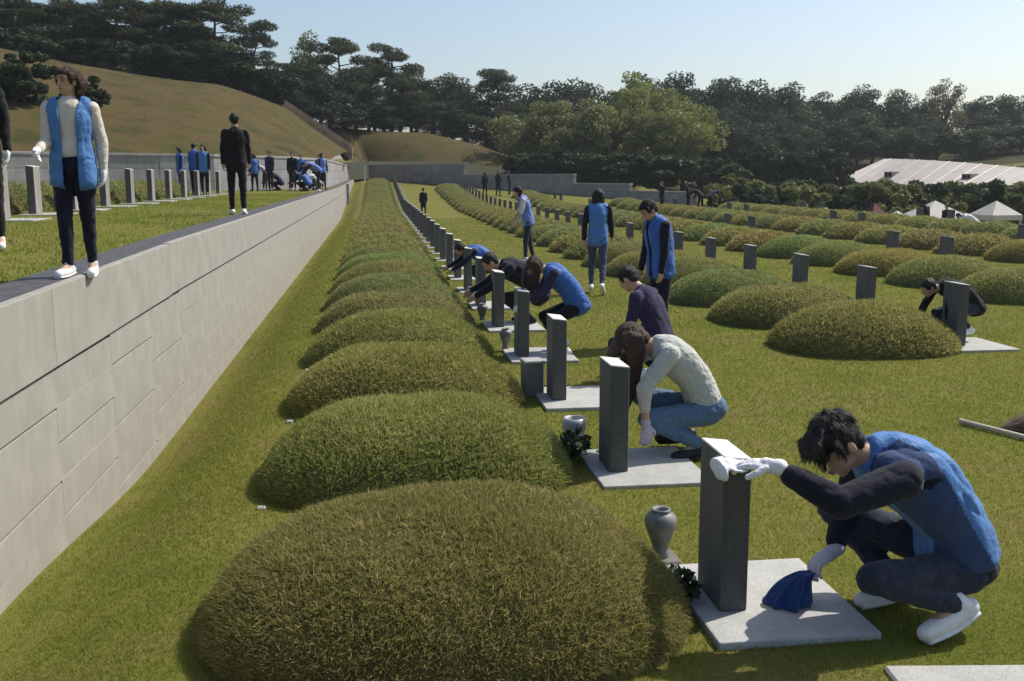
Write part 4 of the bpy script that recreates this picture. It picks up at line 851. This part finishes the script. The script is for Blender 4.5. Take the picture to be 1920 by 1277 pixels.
def person(loc, rot, J, look, label, s=1.0, vox=.012, group=None, seed=0):
    """look: top, vest, gap, trousers, shoe, hair, hairm, gloveL/R, coat, sleeve(0..1), detail"""
    g = lambda k: look.get(k); e = empty('person', loc, rot, label, 'person', group); J = {k: (A(v, float) * (s if k not in ('face', 'hup', 'lat', 'lat0') else 1)) for k, v in J.items()}
    lat, lat0 = unit(J['lat']), unit(J['lat0']); pel, mid, ch, nk = J['pel'], J['mid'], J['chest'], J['neck']; hd = J['head']; f = unit(J['face']); u = unit(J['hup'] - f * (J['hup'] @ f)); l = np.cross(u, f)
    up3 = unit(nk - ch); fem = .93 if g('fem') else 1.0; det = g('detail') or 0
    spine = [pel - unit(mid - pel) * .06 * s, pel + (mid - pel) * .3, mid, ch, nk - up3 * .05 * s, nk + up3 * .02 * s]; lats = [lat0, lat0, unit(lat0 + lat), lat, lat, lat]
    wd = g('wide') or 1.0; Wt = A([.150, .150, .130 if g('fem') else .140, .156, .118, .058]) * s * fem * wd; Dt = A([.098, .105, .098, .112, .095, .062]) * s
    # ---- continuous body
    hs = s * (1.0 if not g('big_head') else g('big_head'))
    B = [sweep(spine, lats, Wt * .9, Dt * .9), rc(nk - up3 * .02 * s, hd - u * .05 * hs - f * .015 * hs, .055 * s, .052 * s)]
    B += [ell(hd + u * .018 * hs - f * .008 * hs, (.096 * hs, .076 * hs, .100 * hs), [f, l, u]), ell(hd - u * .048 * hs + f * .026 * hs, (.062 * hs, .056 * hs, .062 * hs), [f, l, u]), ell(hd - u * .092 * hs + f * .055 * hs, (.026 * hs, .026 * hs, .02 * hs), [f, l, u]),
          rc(hd + f * .088 * hs + u * .012 * hs, hd + f * .108 * hs - u * .022 * hs, .010 * hs, .0155 * hs, 10), ell(hd + f * .082 * hs - u * .058 * hs, (.018 * hs, .026 * hs, .013 * hs), [f, l, u]), ell(hd + f * .078 * hs + u * .034 * hs, (.018 * hs, .055 * hs, .014 * hs), [f, l, u])]
    for sd in (1, -1): B.append(ell(hd + l * sd * .079 * hs - f * .008 * hs - u * .008 * hs, (.020 * hs, .009 * hs, .032 * hs), [f, l, u]))
    for sd, n in ((1, 'L'), (-1, 'R')):
        sh, el_, wr, ha = J['sh' + n], J['el' + n], J['wr' + n], J['ha' + n]
        B += [rc(ch + (nk - ch) * .5, sh, .07 * s, .052 * s), rc(sh, el_, .046 * s, .036 * s), rc(el_, wr, .036 * s, .025 * s)]
        pn = J.get('palm' + n, -lat * sd * .8 + f * .3); B += hand_prims(wr, ha, pn, sd, s, J['curl' + n][0] / s if ('curl' + n) in J else 26)
        hp, kn, an, to = J['hip' + n], J['kn' + n], J['an' + n], J['to' + n]
        B += [rc(hp, kn, .074 * s, .050 * s), rc(kn, an, .050 * s, .034 * s), rc(an, to, .034 * s, .024 * s)]
    link('body', fuse('body', B, vox, M['skin'], 3 if vox < .01 else 2), e)
    # ---- face
    if det:
        for sd in (1, -1):
            link('eye', pymesh('eye', *ell(hd + f * .0885 * hs + l * sd * .032 * hs + u * .010 * hs, (.006 * hs, .014 * hs, .0055 * hs), [f, l, u], 10), M['eye'], True), e)
            link('eyebrow', pymesh('eyebrow', *rc(hd + f * .0935 * hs + l * sd * .016 * hs + u * .033 * hs, hd + f * .083 * hs + l * sd * .048 * hs + u * .034 * hs, .0048 * hs, .003 * hs, 8), M['eye'], True), e)
        link('mouth', pymesh('mouth', *ell(hd + f * .0985 * hs - u * .058 * hs, (.005 * hs, .021 * hs, .006 * hs), [f, l, u], 10), M['lip'], True), e)
    # ---- clothes
    cv = max(vox, .008 * s)
    bot = pel - unit(mid - pel) * (.12 * s if g('coat') else .05 * s); sp2 = [bot] + spine[1:]
    if g('tuck'): sp2[0] = pel + (mid - pel) * .45; sp2[1] = pel + (mid - pel) * .6
    T = [sweep(sp2, lats, Wt + A([.022, .016, .016, .016, .016, .006]) * s, Dt + A([.022, .018, .018, .018, .018, .004]) * s)]
    sl = 1.0 if g('sleeve') is None else g('sleeve'); am = g('arm') or 1.0
    for sd, n in ((1, 'L'), (-1, 'R')):
        sh, el_, wr = J['sh' + n], J['el' + n], J['wr' + n]; cf = el_ + (wr - el_) * sl
        T += [rc(nk - up3 * .045 * s, sh, .055 * s, .062 * s), rc(ch + (nk - ch) * .3, sh, .085 * s, .060 * s), rc(sh, el_, .066 * s * am, .053 * s * am), rc(el_, cf, .055 * s * am, .040 * s * am)]
    link('jacket' if g('coat') else ('sweater' if g('top') is M['sweater'] else 'shirt'), fuse('top', T, cv, g('top'), 3, (.005 if g('vest') or g('top') is M['sweater'] else .011) * s, 8, seed), e)
    if g('vest'):
        Wv = Wt + A([.044, .034, .032, .024, .022, .020]) * s; Dv = Dt + A([.044, .038, .036, .038, .034, .020]) * s; sv = [pel - unit(mid - pel) * (.10 if g('hem') is None else g('hem')) * s] + spine[1:]
        Vp = [sweep(sv, lats, Wv, Dv)]
        for sd, n in ((1, 'L'), (-1, 'R')): Vp.append(rc(ch + (nk - ch) * .3, ch + (nk - ch) * .3 + (J['sh' + n] - ch - (nk - ch) * .3) * .72, .104 * s, .080 * s)); Vp.append(rc(nk - up3 * .045 * s, nk + (J['sh' + n] - nk) * .62, .072 * s, .074 * s)); Vp.append(rc(ch + (nk - ch) * .62 + lat * sd * .05 * s, nk + (J['sh' + n] - nk) * .66 - up3 * .005 * s, .078 * s, .060 * s))
        cut = None
        if g('gap'):
            fw = np.cross(lat, up3)
            def cut(co):
                q = co - ch; a = q @ fw; b = q @ lat; h_ = q @ up3; return (a > .0) & (np.abs(b) < g('gap') * s * (1 + .7 * np.clip(h_ / .2, 0, 1)))
        vo = link('vest', fuse('vest', Vp, cv, g('vest'), 3, .012 * s, 7, seed + 3, cut=cut), e)
        if g('flank'):  # sides of the vest coloured a darker slate blue than its back
            vo.data.materials.append(g('flank')); f1, f0 = np.cross(lat, up3), np.cross(lat0, unit(mid - pel)); ax_ = ch - pel; L2 = ax_ @ ax_
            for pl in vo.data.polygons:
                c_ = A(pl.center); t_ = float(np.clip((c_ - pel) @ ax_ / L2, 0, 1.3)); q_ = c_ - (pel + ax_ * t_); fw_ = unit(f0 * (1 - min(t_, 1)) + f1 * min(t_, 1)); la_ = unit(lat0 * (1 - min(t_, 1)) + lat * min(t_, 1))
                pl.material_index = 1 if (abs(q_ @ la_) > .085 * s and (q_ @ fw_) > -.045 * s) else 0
        if g('gap'): q = vo.modifiers.new('thickness', 'SOLIDIFY'); q.thickness = .014 * s; q.offset = 0
        if vox < .0125:
            cp_ = [nk - up3 * .035 * s + lat * math.cos(a) * .072 * s + np.cross(lat, up3) * (math.sin(a) * .070 + .012) * s - up3 * .018 * s * math.sin(a) for a in np.linspace(1.75, 7.65, 15)]
            link('collar', fuse('collar', [rc(cp_[k_], cp_[k_ + 1] , .017 * s, .017 * s, 10) for k_ in range(14)] + [rc(c_ + up3 * .022 * s, d_ + up3 * .022 * s, .012 * s, .012 * s, 8) for c_, d_ in zip(cp_[:-1], cp_[1:])], .006, g('vest'), 2), vo)
    Tr = [sweep([pel - unit(mid - pel) * .07 * s, pel, pel + unit(mid - pel) * (.13 if g('tuck') else .085) * s], lat0, A([.135, .150, .145]) * s * (1.0), A([.10, .112, .104]) * s, 8)]
    for n in 'LR':
        hp, kn, an = J['hip' + n], J['kn' + n], J['an' + n]; bk = pel - np.cross(lat0, unit(mid - pel)) * .045 * s + (hp - pel) * .75
        Tr += [ell(bk, (.095 * s,) * 3), rc(hp, kn, .092 * s, .068 * s), rc(kn, an + (kn - an) * .06, .066 * s, .047 * s * (g('flare') or 1))]
    link('trousers', fuse('trousers', Tr, cv, g('trousers'), 3, .010 * s, 9, seed + 5), e)
    for sd, n in ((1, 'L'), (-1, 'R')):
        an, to = J['an' + n], J['to' + n]; kn = J['kn' + n]; d = to - an; nrm = unit(np.cross(np.cross(d, kn - an), d)); heel = an - nrm * .048 * s - unit(d) * .035 * s; tip = to + unit(d) * .02 * s
        P = [rc(heel, (heel + tip) / 2, .040 * s, .043 * s), rc((heel + tip) / 2, tip - unit(d) * .02 * s, .043 * s, .036 * s), rc(an + nrm * .01 * s, heel + nrm * .01 * s + unit(d) * .02 * s, .043 * s, .042 * s)]
        so = link('shoe', fuse('shoe', P, max(vox * .7, .006), g('shoe'), 3), e)
        if det:
            w_ = np.cross(unit(d), nrm); sl_ = sweep([heel - nrm * .032 * s - unit(d) * .01 * s, (heel + tip) / 2 - nrm * .036 * s, tip - nrm * .024 * s], w_, A([.036, .043, .034]) * s, A([.012, .012, .011]) * s, 10, 14); link('sole', pymesh('sole', *sl_, M['white'] if g('shoe') is M['shoe_white'] else M['shoe_black'], True), so)
    for sd, n in ((1, 'L'), (-1, 'R')):
        if g('glove' + n) is not None:
            pn = J.get('palm' + n, -lat * sd * .8 + f * .3); P = hand_prims(J['wr' + n], J['ha' + n], pn, sd, s * 1.03, J['curl' + n][0] / s if ('curl' + n) in J else 26, .003 * s); P.append(rc(J['wr' + n] - unit(J['ha' + n] - J['wr' + n]) * .022 * s, J['wr' + n], .034 * s, .031 * s))
            link('glove', fuse('glove', P, max(.0042, vox * .5), g('glove' + n), 2, .0015, 20, seed), e)
    # ---- hair
    hm = M[g('hairm') or 'hair_black']; R = np.random.default_rng(seed + 77)
    H = [ell(hd + u * .030 * hs - f * .020 * hs, (.098 * hs, .089 * hs, .098 * hs), [f, l, u]), ell(hd + f * (.045 if det > 1 else .030) * hs + u * (.082 if det > 1 else .078) * hs, (.056 * hs, .070 * hs, (.034 if det > 1 else .030) * hs), [f, l, u]), ell(hd - f * .055 * hs - u * .025 * hs, (.048 * hs, .070 * hs, .055 * hs), [f, l, u])]
    for sd in (1, -1): H.append(rc(hd + l * sd * .074 * hs + u * .05 * hs + f * .03 * hs, hd + l * sd * .080 * hs - u * .005 * hs + f * .035 * hs, .022 * hs, .010 * hs, 10))
    if det > 1:      # tousled locks and a falling fringe
        for k in range(46):
            a = R.uniform(0, 6.28); q = R.uniform(.1, 1); dv = unit(f * math.cos(a) * q + l * math.sin(a) * q + u * (1.15 - q * .9)); p = hd + u * .028 * hs - f * .018 * hs + (f * .092 * (dv @ f) + l * .084 * (dv @ l) + u * .093 * (dv @ u)) * hs
            t = unit(dv * .12 + f * .45 * (1 if (dv @ f) > -.2 else -.3) + l * R.uniform(-.5, .5) - u * .35); H.append(rc(p, p + t * R.uniform(.02, .04) * hs, .020 * hs, .008 * hs, 8))
        for k in range(9):
            o = (k - 4) / 4; p = hd + f * .075 * hs + u * .085 * hs + l * o * .062 * hs; H.append(rc(p, p + (f * .038 - u * R.uniform(.05, .075) + l * o * .014) * hs, .019 * hs, .005 * hs, 8))
    if g('hair') in ('long', 'bob'):
        n_ = (g('hlen') or .34) if g('hair') == 'long' else .125; dn = unit(A([0, 0, -1.0]) + J.get('hairdir', -f * .12)); back = hd - f * .055 * hs + u * .02 * hs
        H.append(sweep([back + u * .03 * hs, back + dn * .10 * hs, back + dn * n_ * .7 * hs, back + dn * n_ * hs], l, A([.078, .092, .085, .05]) * hs, A([.05, .046, .04, .018]) * hs, 14))
        fo = -.03 if g('hair') == 'bob' else .02
        for sd in (1, -1): H.append(sweep([hd + l * sd * .068 * hs + u * .07 * hs + f * fo * hs, hd + l * sd * .088 * hs + f * (fo - .03) * hs, hd + l * sd * .09 * hs + f * (fo - .03) * hs + dn * n_ * .55 * hs, hd + l * sd * .08 * hs + dn * n_ * .85 * hs], f, A([.05, .055, .05, .02]) * hs, A([.022, .022, .02, .01]) * hs, 12))
        if g('veil'):    # hair hanging forward over the face
            for o in (-.6, -.2, .25, .65): p = hd + f * .06 * hs + u * .08 * hs + l * o * .1 * hs; H.append(sweep([p, p + f * .045 * hs + dn * .06 * hs, p + f * .045 * hs + dn * .18 * hs, p + f * .03 * hs + dn * .30 * hs], l, A([.034, .036, .03, .01]) * hs, A([.02, .02, .016, .006]) * hs, 10))
    if g('hair') == 'bun': H.append(ell(hd - f * .11 * hs + u * .03 * hs, (.04 * hs,) * 3))
    ho = link('hair', fuse('hair', H, max(.0055 * hs, vox * .8), hm, 3, .004 * hs, 26, seed + 1, (1, 1, .5)), e)
    if vox < .0125:
        me = ho.data; nv = len(me.vertices); co = np.empty(nv * 3, np.float32); me.vertices.foreach_get('co', co); co = co.reshape(-1, 3).astype(float); nm = np.empty(nv * 3, np.float32); me.vertices.foreach_get('normal', nm); nm = nm.reshape(-1, 3).astype(float)
        ns = 6000 if det > 1 else 3000; ix = R.integers(0, nv, ns); P = co[ix]; N = nm[ix]; away = P - (hd + u * .10 * hs - f * .03 * hs); away /= np.linalg.norm(away, axis=1)[:, None] + 1e-9; T_ = away * .8 + A([0, 0, -.55]) + R.normal(0, .16, (ns, 3)); T_ -= N * (T_ * N).sum(1)[:, None]; T_ /= np.linalg.norm(T_, axis=1)[:, None] + 1e-9; T_ += N * R.uniform(0, .10, ns)[:, None]
        sd_ = np.cross(T_, N); L_ = R.uniform(.02, .045, ns)[:, None] * hs; Vv = np.stack([P - sd_ * .0015, P + sd_ * .0015, P + T_ * L_], 1).reshape(-1, 3); so = link('hair_strands', npmesh('hair_strands', Vv, np.arange(3 * ns).reshape(ns, 3), hm), ho); so['kind'] = 'stuff'
    PEOPLE.append(e); return e

# the crouching man: joints given in metres about the point (2.38, 4.0, 0), facing -x
O = A([2.38, 4.0, 0.0])
def W_(*p): return (A(p) - O) / 1.13
man = dict(pel=W_(2.60, 4.02, .29), mid=W_(2.52, 4.02, .50), chest=W_(2.37, 4.03, .665), neck=W_(2.155, 4.03, .775), lat=[-.08, -1, .05], lat0=[0, -1, 0],
           head=W_(1.985, 4.02, .835), face=[-.70, -.20, -.70], hup=[-.70, 0, .72],
           shL=W_(2.20, 3.83, .725), elL=W_(1.91, 3.80, .645), wrL=W_(1.675, 3.96, .765), haL=W_(1.54, 4.06, .768), palmL=[-.1, .2, -1], curlL=[20, 0, 0],
           shR=W_(2.22, 4.22, .715), elR=W_(2.20, 4.31, .43), wrR=W_(2.09, 4.21, .265), haR=W_(1.96, 4.19, .19), palmR=[-.2, -.1, -1], curlR=[38, 0, 0],
           hipL=W_(2.56, 3.91, .26), knL=W_(2.08, 3.79, .30), anL=W_(2.48, 3.82, .155), toL=W_(2.325, 3.78, .045),
           hipR=W_(2.58, 4.13, .27), knR=W_(2.15, 4.36, .42), anR=W_(2.41, 4.22, .10), toR=W_(2.225, 4.16, .035))
person(tuple(O), 0, man, dict(top=M['navy'], vest=M['vest_light'], trousers=M['jeans_dark'], shoe=M['shoe_white'], gloveL=M['white'], gloveR=M['lilac'], detail=2, sleeve=.74, hem=-.02, arm=1.16, flank=M['slate']), 'crouching man with tousled black hair and blue vest wiping a gravestone with gloved hand', 1.13, .006, seed=5)
def rag(name, prims, mat, label, seed, wr=.008): tag(link(name, fuse(name, prims, .006, mat, 2, wr, 14, seed)), label, 'cloth')
Rr = np.random.default_rng(4)
def draped_rag():
    gp_ = A([1.978, 4.18, .178]); cen = A([1.865, 4.17, .036]); V = []; F = []; nu, nv = 96, 22
    for j in range(nv):
        v = j / (nv - 1); fall = v ** .8
        for i in range(nu):
            a = 2 * math.pi * i / nu; pl = math.sin(7 * a + .6) * .5 + math.sin(4 * a + 2.1) * .35 + math.sin(13 * a + 1.0 + 2 * v) * .22
            rx, ry = (.016 + .082 * v ** .75) * (1 + .26 * pl * v), (.014 + .056 * v ** .75) * (1 + .34 * pl * v)
            c = gp_ * (1 - fall) + cen * fall; x = c[0] - .012 * math.sin(v * 3.1) + rx * math.cos(a); y = c[1] + ry * math.sin(a)
            z = gp_[2] + (.036 - gp_[2]) * v ** 1.9 + .006 * pl * v * (1 - v) * 4; V.append((x, y, max(z, .034)))
    for j in range(nv - 1):
        for i in range(nu): F.append((j * nu + i, j * nu + (i + 1) % nu, (j + 1) * nu + (i + 1) % nu, (j + 1) * nu + i))
    o = link('blue_cloth', pymesh('blue_cloth', V, F, M['blue_cloth'], True)); q = o.modifiers.new('thickness', 'SOLIDIFY'); q.thickness = .004; tag(o, 'crumpled dark blue cloth held on the slab by the man', 'cloth')
draped_rag()
cp = [ell((1.545, 4.11, .742), (.07, .14, .014)), ell((1.485, 4.11, .715), (.016, .125, .045)), ell((1.53, 4.14, .75), (.045, .06, .016))]
rag('white_cloth', cp, M['white'], 'white wiping cloth draped on top of the gravestone under the glove', 6, .005)

# the woman in the pale sweater
sw = pose(lean=24, hunch=20, head=48, legL=(88, -62, -6, 6), legR=(100, -52, -4, 8), armL=(38, -4, 6), armR=(60, 20, 8))
sw['hairdir'] = A([.12, 0, 0])
person((2.33, 6.8, 0), math.radians(176), sw, dict(top=M['sweater'], trousers=M['jeans'], shoe=M['shoe_black'], hair='long', hairm='hair_brown', veil=True, fem=True, detail=1, sleeve=.55, gloveL=M['lilac'], big_head=1.12, hlen=.46), 'crouching woman with long brown hair, pale sweater and blue jeans', 1.06, .0095, seed=11)
# half hidden person behind her
p = pose(lean=16, hunch=10, head=30, legL=(95, -50, 0, 8), legR=(92, -52, 0, 8), armL=(8, 40, 4), armR=(6, 40, 4))
person((2.74, 9.35, 0), math.radians(140), p, dict(top=M['purple'], trousers=M['jeans_dark'], shoe=M['shoe_white'], hair='short'), 'crouching person in dark purple top half hidden behind the long haired woman', 1.04, .013, seed=13)
# standing man looking down
p = pose(lean=4, hunch=6, head=38, legL=(3, 1, 0, 2), legR=(-3, -4, 0, 2), armL=(2, 10, 5), armR=(4, 14, 5))
person((3.33, 11.45, 0), math.radians(196), p, dict(top=M['navy'], vest=M['vest'], trousers=M['navy'], shoe=M['shoe_black'], detail=1, gap=.02), 'standing man in blue vest and dark trousers looking down', 1.0, .0115, seed=17)
# woman walking away
p = pose(lean=5, head=10, legL=(16, -18, -8, 1), legR=(-14, -34, -32, 1), armL=(-14, 4, 10), armR=(14, 34, 10))
person((3.76, 16.8, 0), math.radians(75), p, dict(top=M['navy'], vest=M['vest_light'], trousers=M['jeans_grey'], shoe=M['shoe_white'], hair='long', fem=True), 'woman with long black hair in blue vest walking away across the lawn', 1.0, .014, seed=19)
# woman leaning over beyond
p = pose(lean=11, hunch=6, head=20, legL=(8, 0, 0, 2), legR=(-6, -14, 0, 2), armL=(10, 22, 6), armR=(14, 30, 6))
person((3.55, 23.4, 0), math.radians(176), p, dict(top=M['cream'], vest=M['vest_pale'], trousers=M['jeans_dark'], shoe=M['shoe_white'], hair='bob', fem=True, sleeve=.03), 'woman with short dark hair in pale blue vest leaning forward on the lawn', 1.02, .016, seed=23)
# bending woman with brown hair
p = pose(lean=30, hunch=14, head=38, legL=(64, -34, 0, 4), legR=(72, -38, 0, 6), armL=(30, 62, 6), armR=(24, 50, 8)); p['hairdir'] = A([.1, 0, 0])
person((2.22, 10.95, 0), math.radians(178), p, dict(top=M['purple'], vest=M['vest'], trousers=M['black'], shoe=M['shoe_white'], hair='long', hairm='hair_brown', fem=True, veil=True, gloveL=M['white'], gloveR=M['white'], sleeve=.6), 'woman with brown hair in blue vest bending over a gravestone', .92, .012, seed=29)
# crouching in navy behind her
p = pose(lean=38, hunch=16, head=25, legL=(90, -50, 0, 6), legR=(86, -54, 0, 6), armL=(45, 60, 6), armR=(50, 60, 6))
person((2.16, 13.4, 0), math.radians(180), p, dict(top=M['navy'], vest=M['navy'], trousers=M['black'], shoe=M['shoe_black'], hair='short'), 'crouching person in navy behind the brown haired woman', 1.1, .015, seed=31)
p = pose(lean=42, hunch=20, head=20, legL=(80, -50, 0, 6), legR=(86, -54, 0, 6), armL=(45, 60, 6), armR=(50, 60, 6))
person((2.05, 17.6, 0), math.radians(185), p, dict(top=M['navy'], vest=M['vest'], trousers=M['black'], shoe=M['shoe_black'], hair='short'), 'small crouching figure in dark blue between far gravestones', .95, .018, seed=33)
person((2.35, 50, float(tz(2.35, 50))), math.radians(90), pose(), dict(top=M['black'], coat=True, trousers=M['black'], shoe=M['shoe_black']), 'far dark figure walking beside the vanishing line of gravestones', .8, .03, seed=35)
# woman in the open vest on the terrace edge
p = pose(lean=-2, head=4, turn=-26, legL=(-6, -9, -4, -1.5), legR=(9, 2, 0, -1.5), armL=(-8, 8, 11), armR=(12, 70, 2), twist=6)
person((-2.03, 7.22, 1.318), math.radians(-92), p, dict(top=M['cream'], vest=M['vest_light'], wide=1.1, gap=.058, hem=.15, tuck=True, trousers=M['navy'], shoe=M['shoe_white'], hair='bob', hairm='hair_brown', fem=True, detail=1, gloveL=M['white'], gloveR=M['white'], sleeve=.9), 'woman in open blue vest and cream shirt standing on the wall edge', .785, .0085, seed=41)
# man in black walking away
p = pose(lean=1, head=4, legL=(6, 3, 0, 1), legR=(-5, -9, -4, 1), armL=(-4, 6, 9), armR=(5, 14, 9))
person((-2.36, 17.9, float(wt(17.9)) - .03), math.radians(98), p, dict(top=M['black'], coat=True, wide=1.12, trousers=M['black'], shoe=M['shoe_white'], hair='short'), 'man in black jacket and trousers walking away along the terrace', .97, .014, seed=43)
# partly seen at the left edge
p = pose(lean=3, legL=(3, 2, 0, 2), legR=(-3, -4, 0, 2), armL=(0, 14, 10), armR=(2, 14, 10))
person((-3.62, 10.0, float(wt(10)) - .03), math.radians(-80), p, dict(top=M['black'], coat=True, trousers=M['black'], shoe=M['shoe_white'], gloveL=M['white'], gloveR=M['white']), 'person in black with white gloves cut off by the left edge', 1.0, .014, seed=47)
# person in black bent behind the right hand gravestone
p = pose(lean=45, hunch=24, head=20, legL=(90, -50, 0, 6), legR=(78, -44, 0, 8), armL=(15, -6, 8), armR=(30, 20, 4))
person((7.16, 11.2, 0), math.radians(184), p, dict(top=M['black'], coat=True, trousers=M['jeans_dark'], shoe=M['shoe_white'], hair='short'), 'person in black crouching behind the gravestone of the nearest right hand mound', .92, .013, seed=53)

# far figures
far_specs = [
 ((-6.62, 36.0), -150, 'stand', 'vest', 'left of three people in blue before the grey terrace wall'),
 ((-6.22, 36.3), 60, 'stand', 'vest', 'middle of three people in blue before the grey terrace wall'),
 ((-5.80, 35.8), -100, 'stand', 'vest_light', 'right of three people in blue before the grey terrace wall'),
 ((-4.95, 47.0), 180, 'bend', 'lilac', 'figure in lilac at the left end of the far terrace row'),
 ((-4.35, 48.0), 170, 'crouch', 'purple', 'crouching figure in dark purple in the far terrace row'),
 ((-3.75, 47.4), -90, 'stand', 'black', 'standing dark figure in the far terrace row'),
 ((-3.15, 46.8), 10, 'crouch', 'white', 'crouching figure with white top in the far terrace row'),
 ((-2.85, 49.0), 180, 'bend', 'vest', 'bending figure in blue in the far terrace row'),
 ((-2.55, 50.5), -60, 'stand', 'vest_pale', 'standing figure in pale blue near the end of far row'),
 ((-2.42, 44.5), 200, 'bend', 'vest_pale', 'bending figure in pale vest and dark trousers nearest the wall in far row'),
 ((-5.3, 46.0), 120, 'stand', 'vest', 'figure in blue just right of the man in black in the far terrace row'),
 ((-4.65, 46.4), -120, 'stand', 'purple', 'standing figure in purple in the far terrace row'),
 ((-4.0, 49.5), 0, 'bend', 'navy', 'bending figure in navy in the far terrace row'),
 ((-3.45, 49.0), -90, 'stand', 'vest', 'standing figure in blue behind the crouching white top'),
 ((-2.95, 45.5), 160, 'crouch', 'vest', 'crouching figure in blue beside the wall head'),
 ((-2.72, 51.5), -80, 'stand', 'vest_pale', 'rear figure in pale blue at right end of the far terrace row'),
 ((7.8, 72.0), 90, 'stand', 'navy', 'tiny dark figure left of three beyond the far mounds'),
 ((8.8, 72.3), -60, 'stand', 'navy', 'tiny dark figure in the middle of three beyond the far mounds'),
 ((9.5, 71.5), 180, 'stand', 'black', 'tiny black figure at right of three beyond the far mounds'),
 ((15.4, 53.0), 200, 'stand', 'black', 'slim black figure standing before the lowest grey wall'),
 ((16.8, 52.8), 160, 'stand', 'black', 'black figure left of two leaning ones near dry bush'),
 ((17.4, 52.5), 120, 'bend', 'black', 'black figure leaning forward beside dry yellow bush'),
 ((18.1, 53.0), 30, 'bend', 'jeans_dark', 'dark figure leaning away beside dry yellow bush'),
 ((22.6, 37.4), 200, 'stand', 'navy', 'dark figure by the low wall right of stone boxes'),
 ((22.3, 38.6), 90, 'stand', 'black', 'black figure between stone boxes and white canopy'),
 ((23.6, 37.0), 150, 'bend', 'white', 'figure in white top leaning beside the low wall'),
]
PS = {'stand': pose(), 'bend': pose(lean=48, hunch=20, head=20, legL=(8, 0, 0, 3), legR=(-2, -6, 0, 3), armL=(40, 40, 6), armR=(30, 46, 6)), 'crouch': pose(lean=35, hunch=20, head=20, legL=(92, -50, 0, 6), legR=(88, -54, 0, 6), armL=(45, 60, 6), armR=(50, 60, 6))}
for k, ((x, y), rot, ps, mt, lb) in enumerate(far_specs):
    z = float(wt(y)) - .03 if x < -2.2 else float(tz(x, y)); isv = mt.startswith('vest')
    if 37 <= y < 40 and x > 22: z = -.75
    person((x, y, z), math.radians(rot), PS[ps], dict(top=M['navy'] if isv else M[mt], vest=M[mt] if isv else None, coat=not isv, trousers=M['black'], shoe=M['shoe_white'] if k % 3 == 0 else M['shoe_black'], hair='short' if k % 2 else 'bob'), lb, .93 + .12 * ((k * 37) % 10) / 10, .026, seed=60 + k)

# ------------------------------------------------------------------ thin haze in the air
hm = bpy.data.materials.new('haze_air'); hm.use_nodes = True; t = hm.node_tree; t.nodes.remove(t.nodes['Principled BSDF'])
pv = t.nodes.new('ShaderNodeVolumePrincipled'); pv.inputs['Color'].default_value = (.86, .92, 1.0, 1); pv.inputs['Density'].default_value = .00035; pv.inputs['Anisotropy'].default_value = .35
t.links.new(pv.outputs[0], t.nodes['Material Output'].inputs['Volume'])
v, f = boxVF(-1000, 1000, -300, 1600, -4.2, 22)
tag(link('haze', pymesh('haze', v, f, hm)), kind='stuff')
S.cycles.volume_bounces = 0
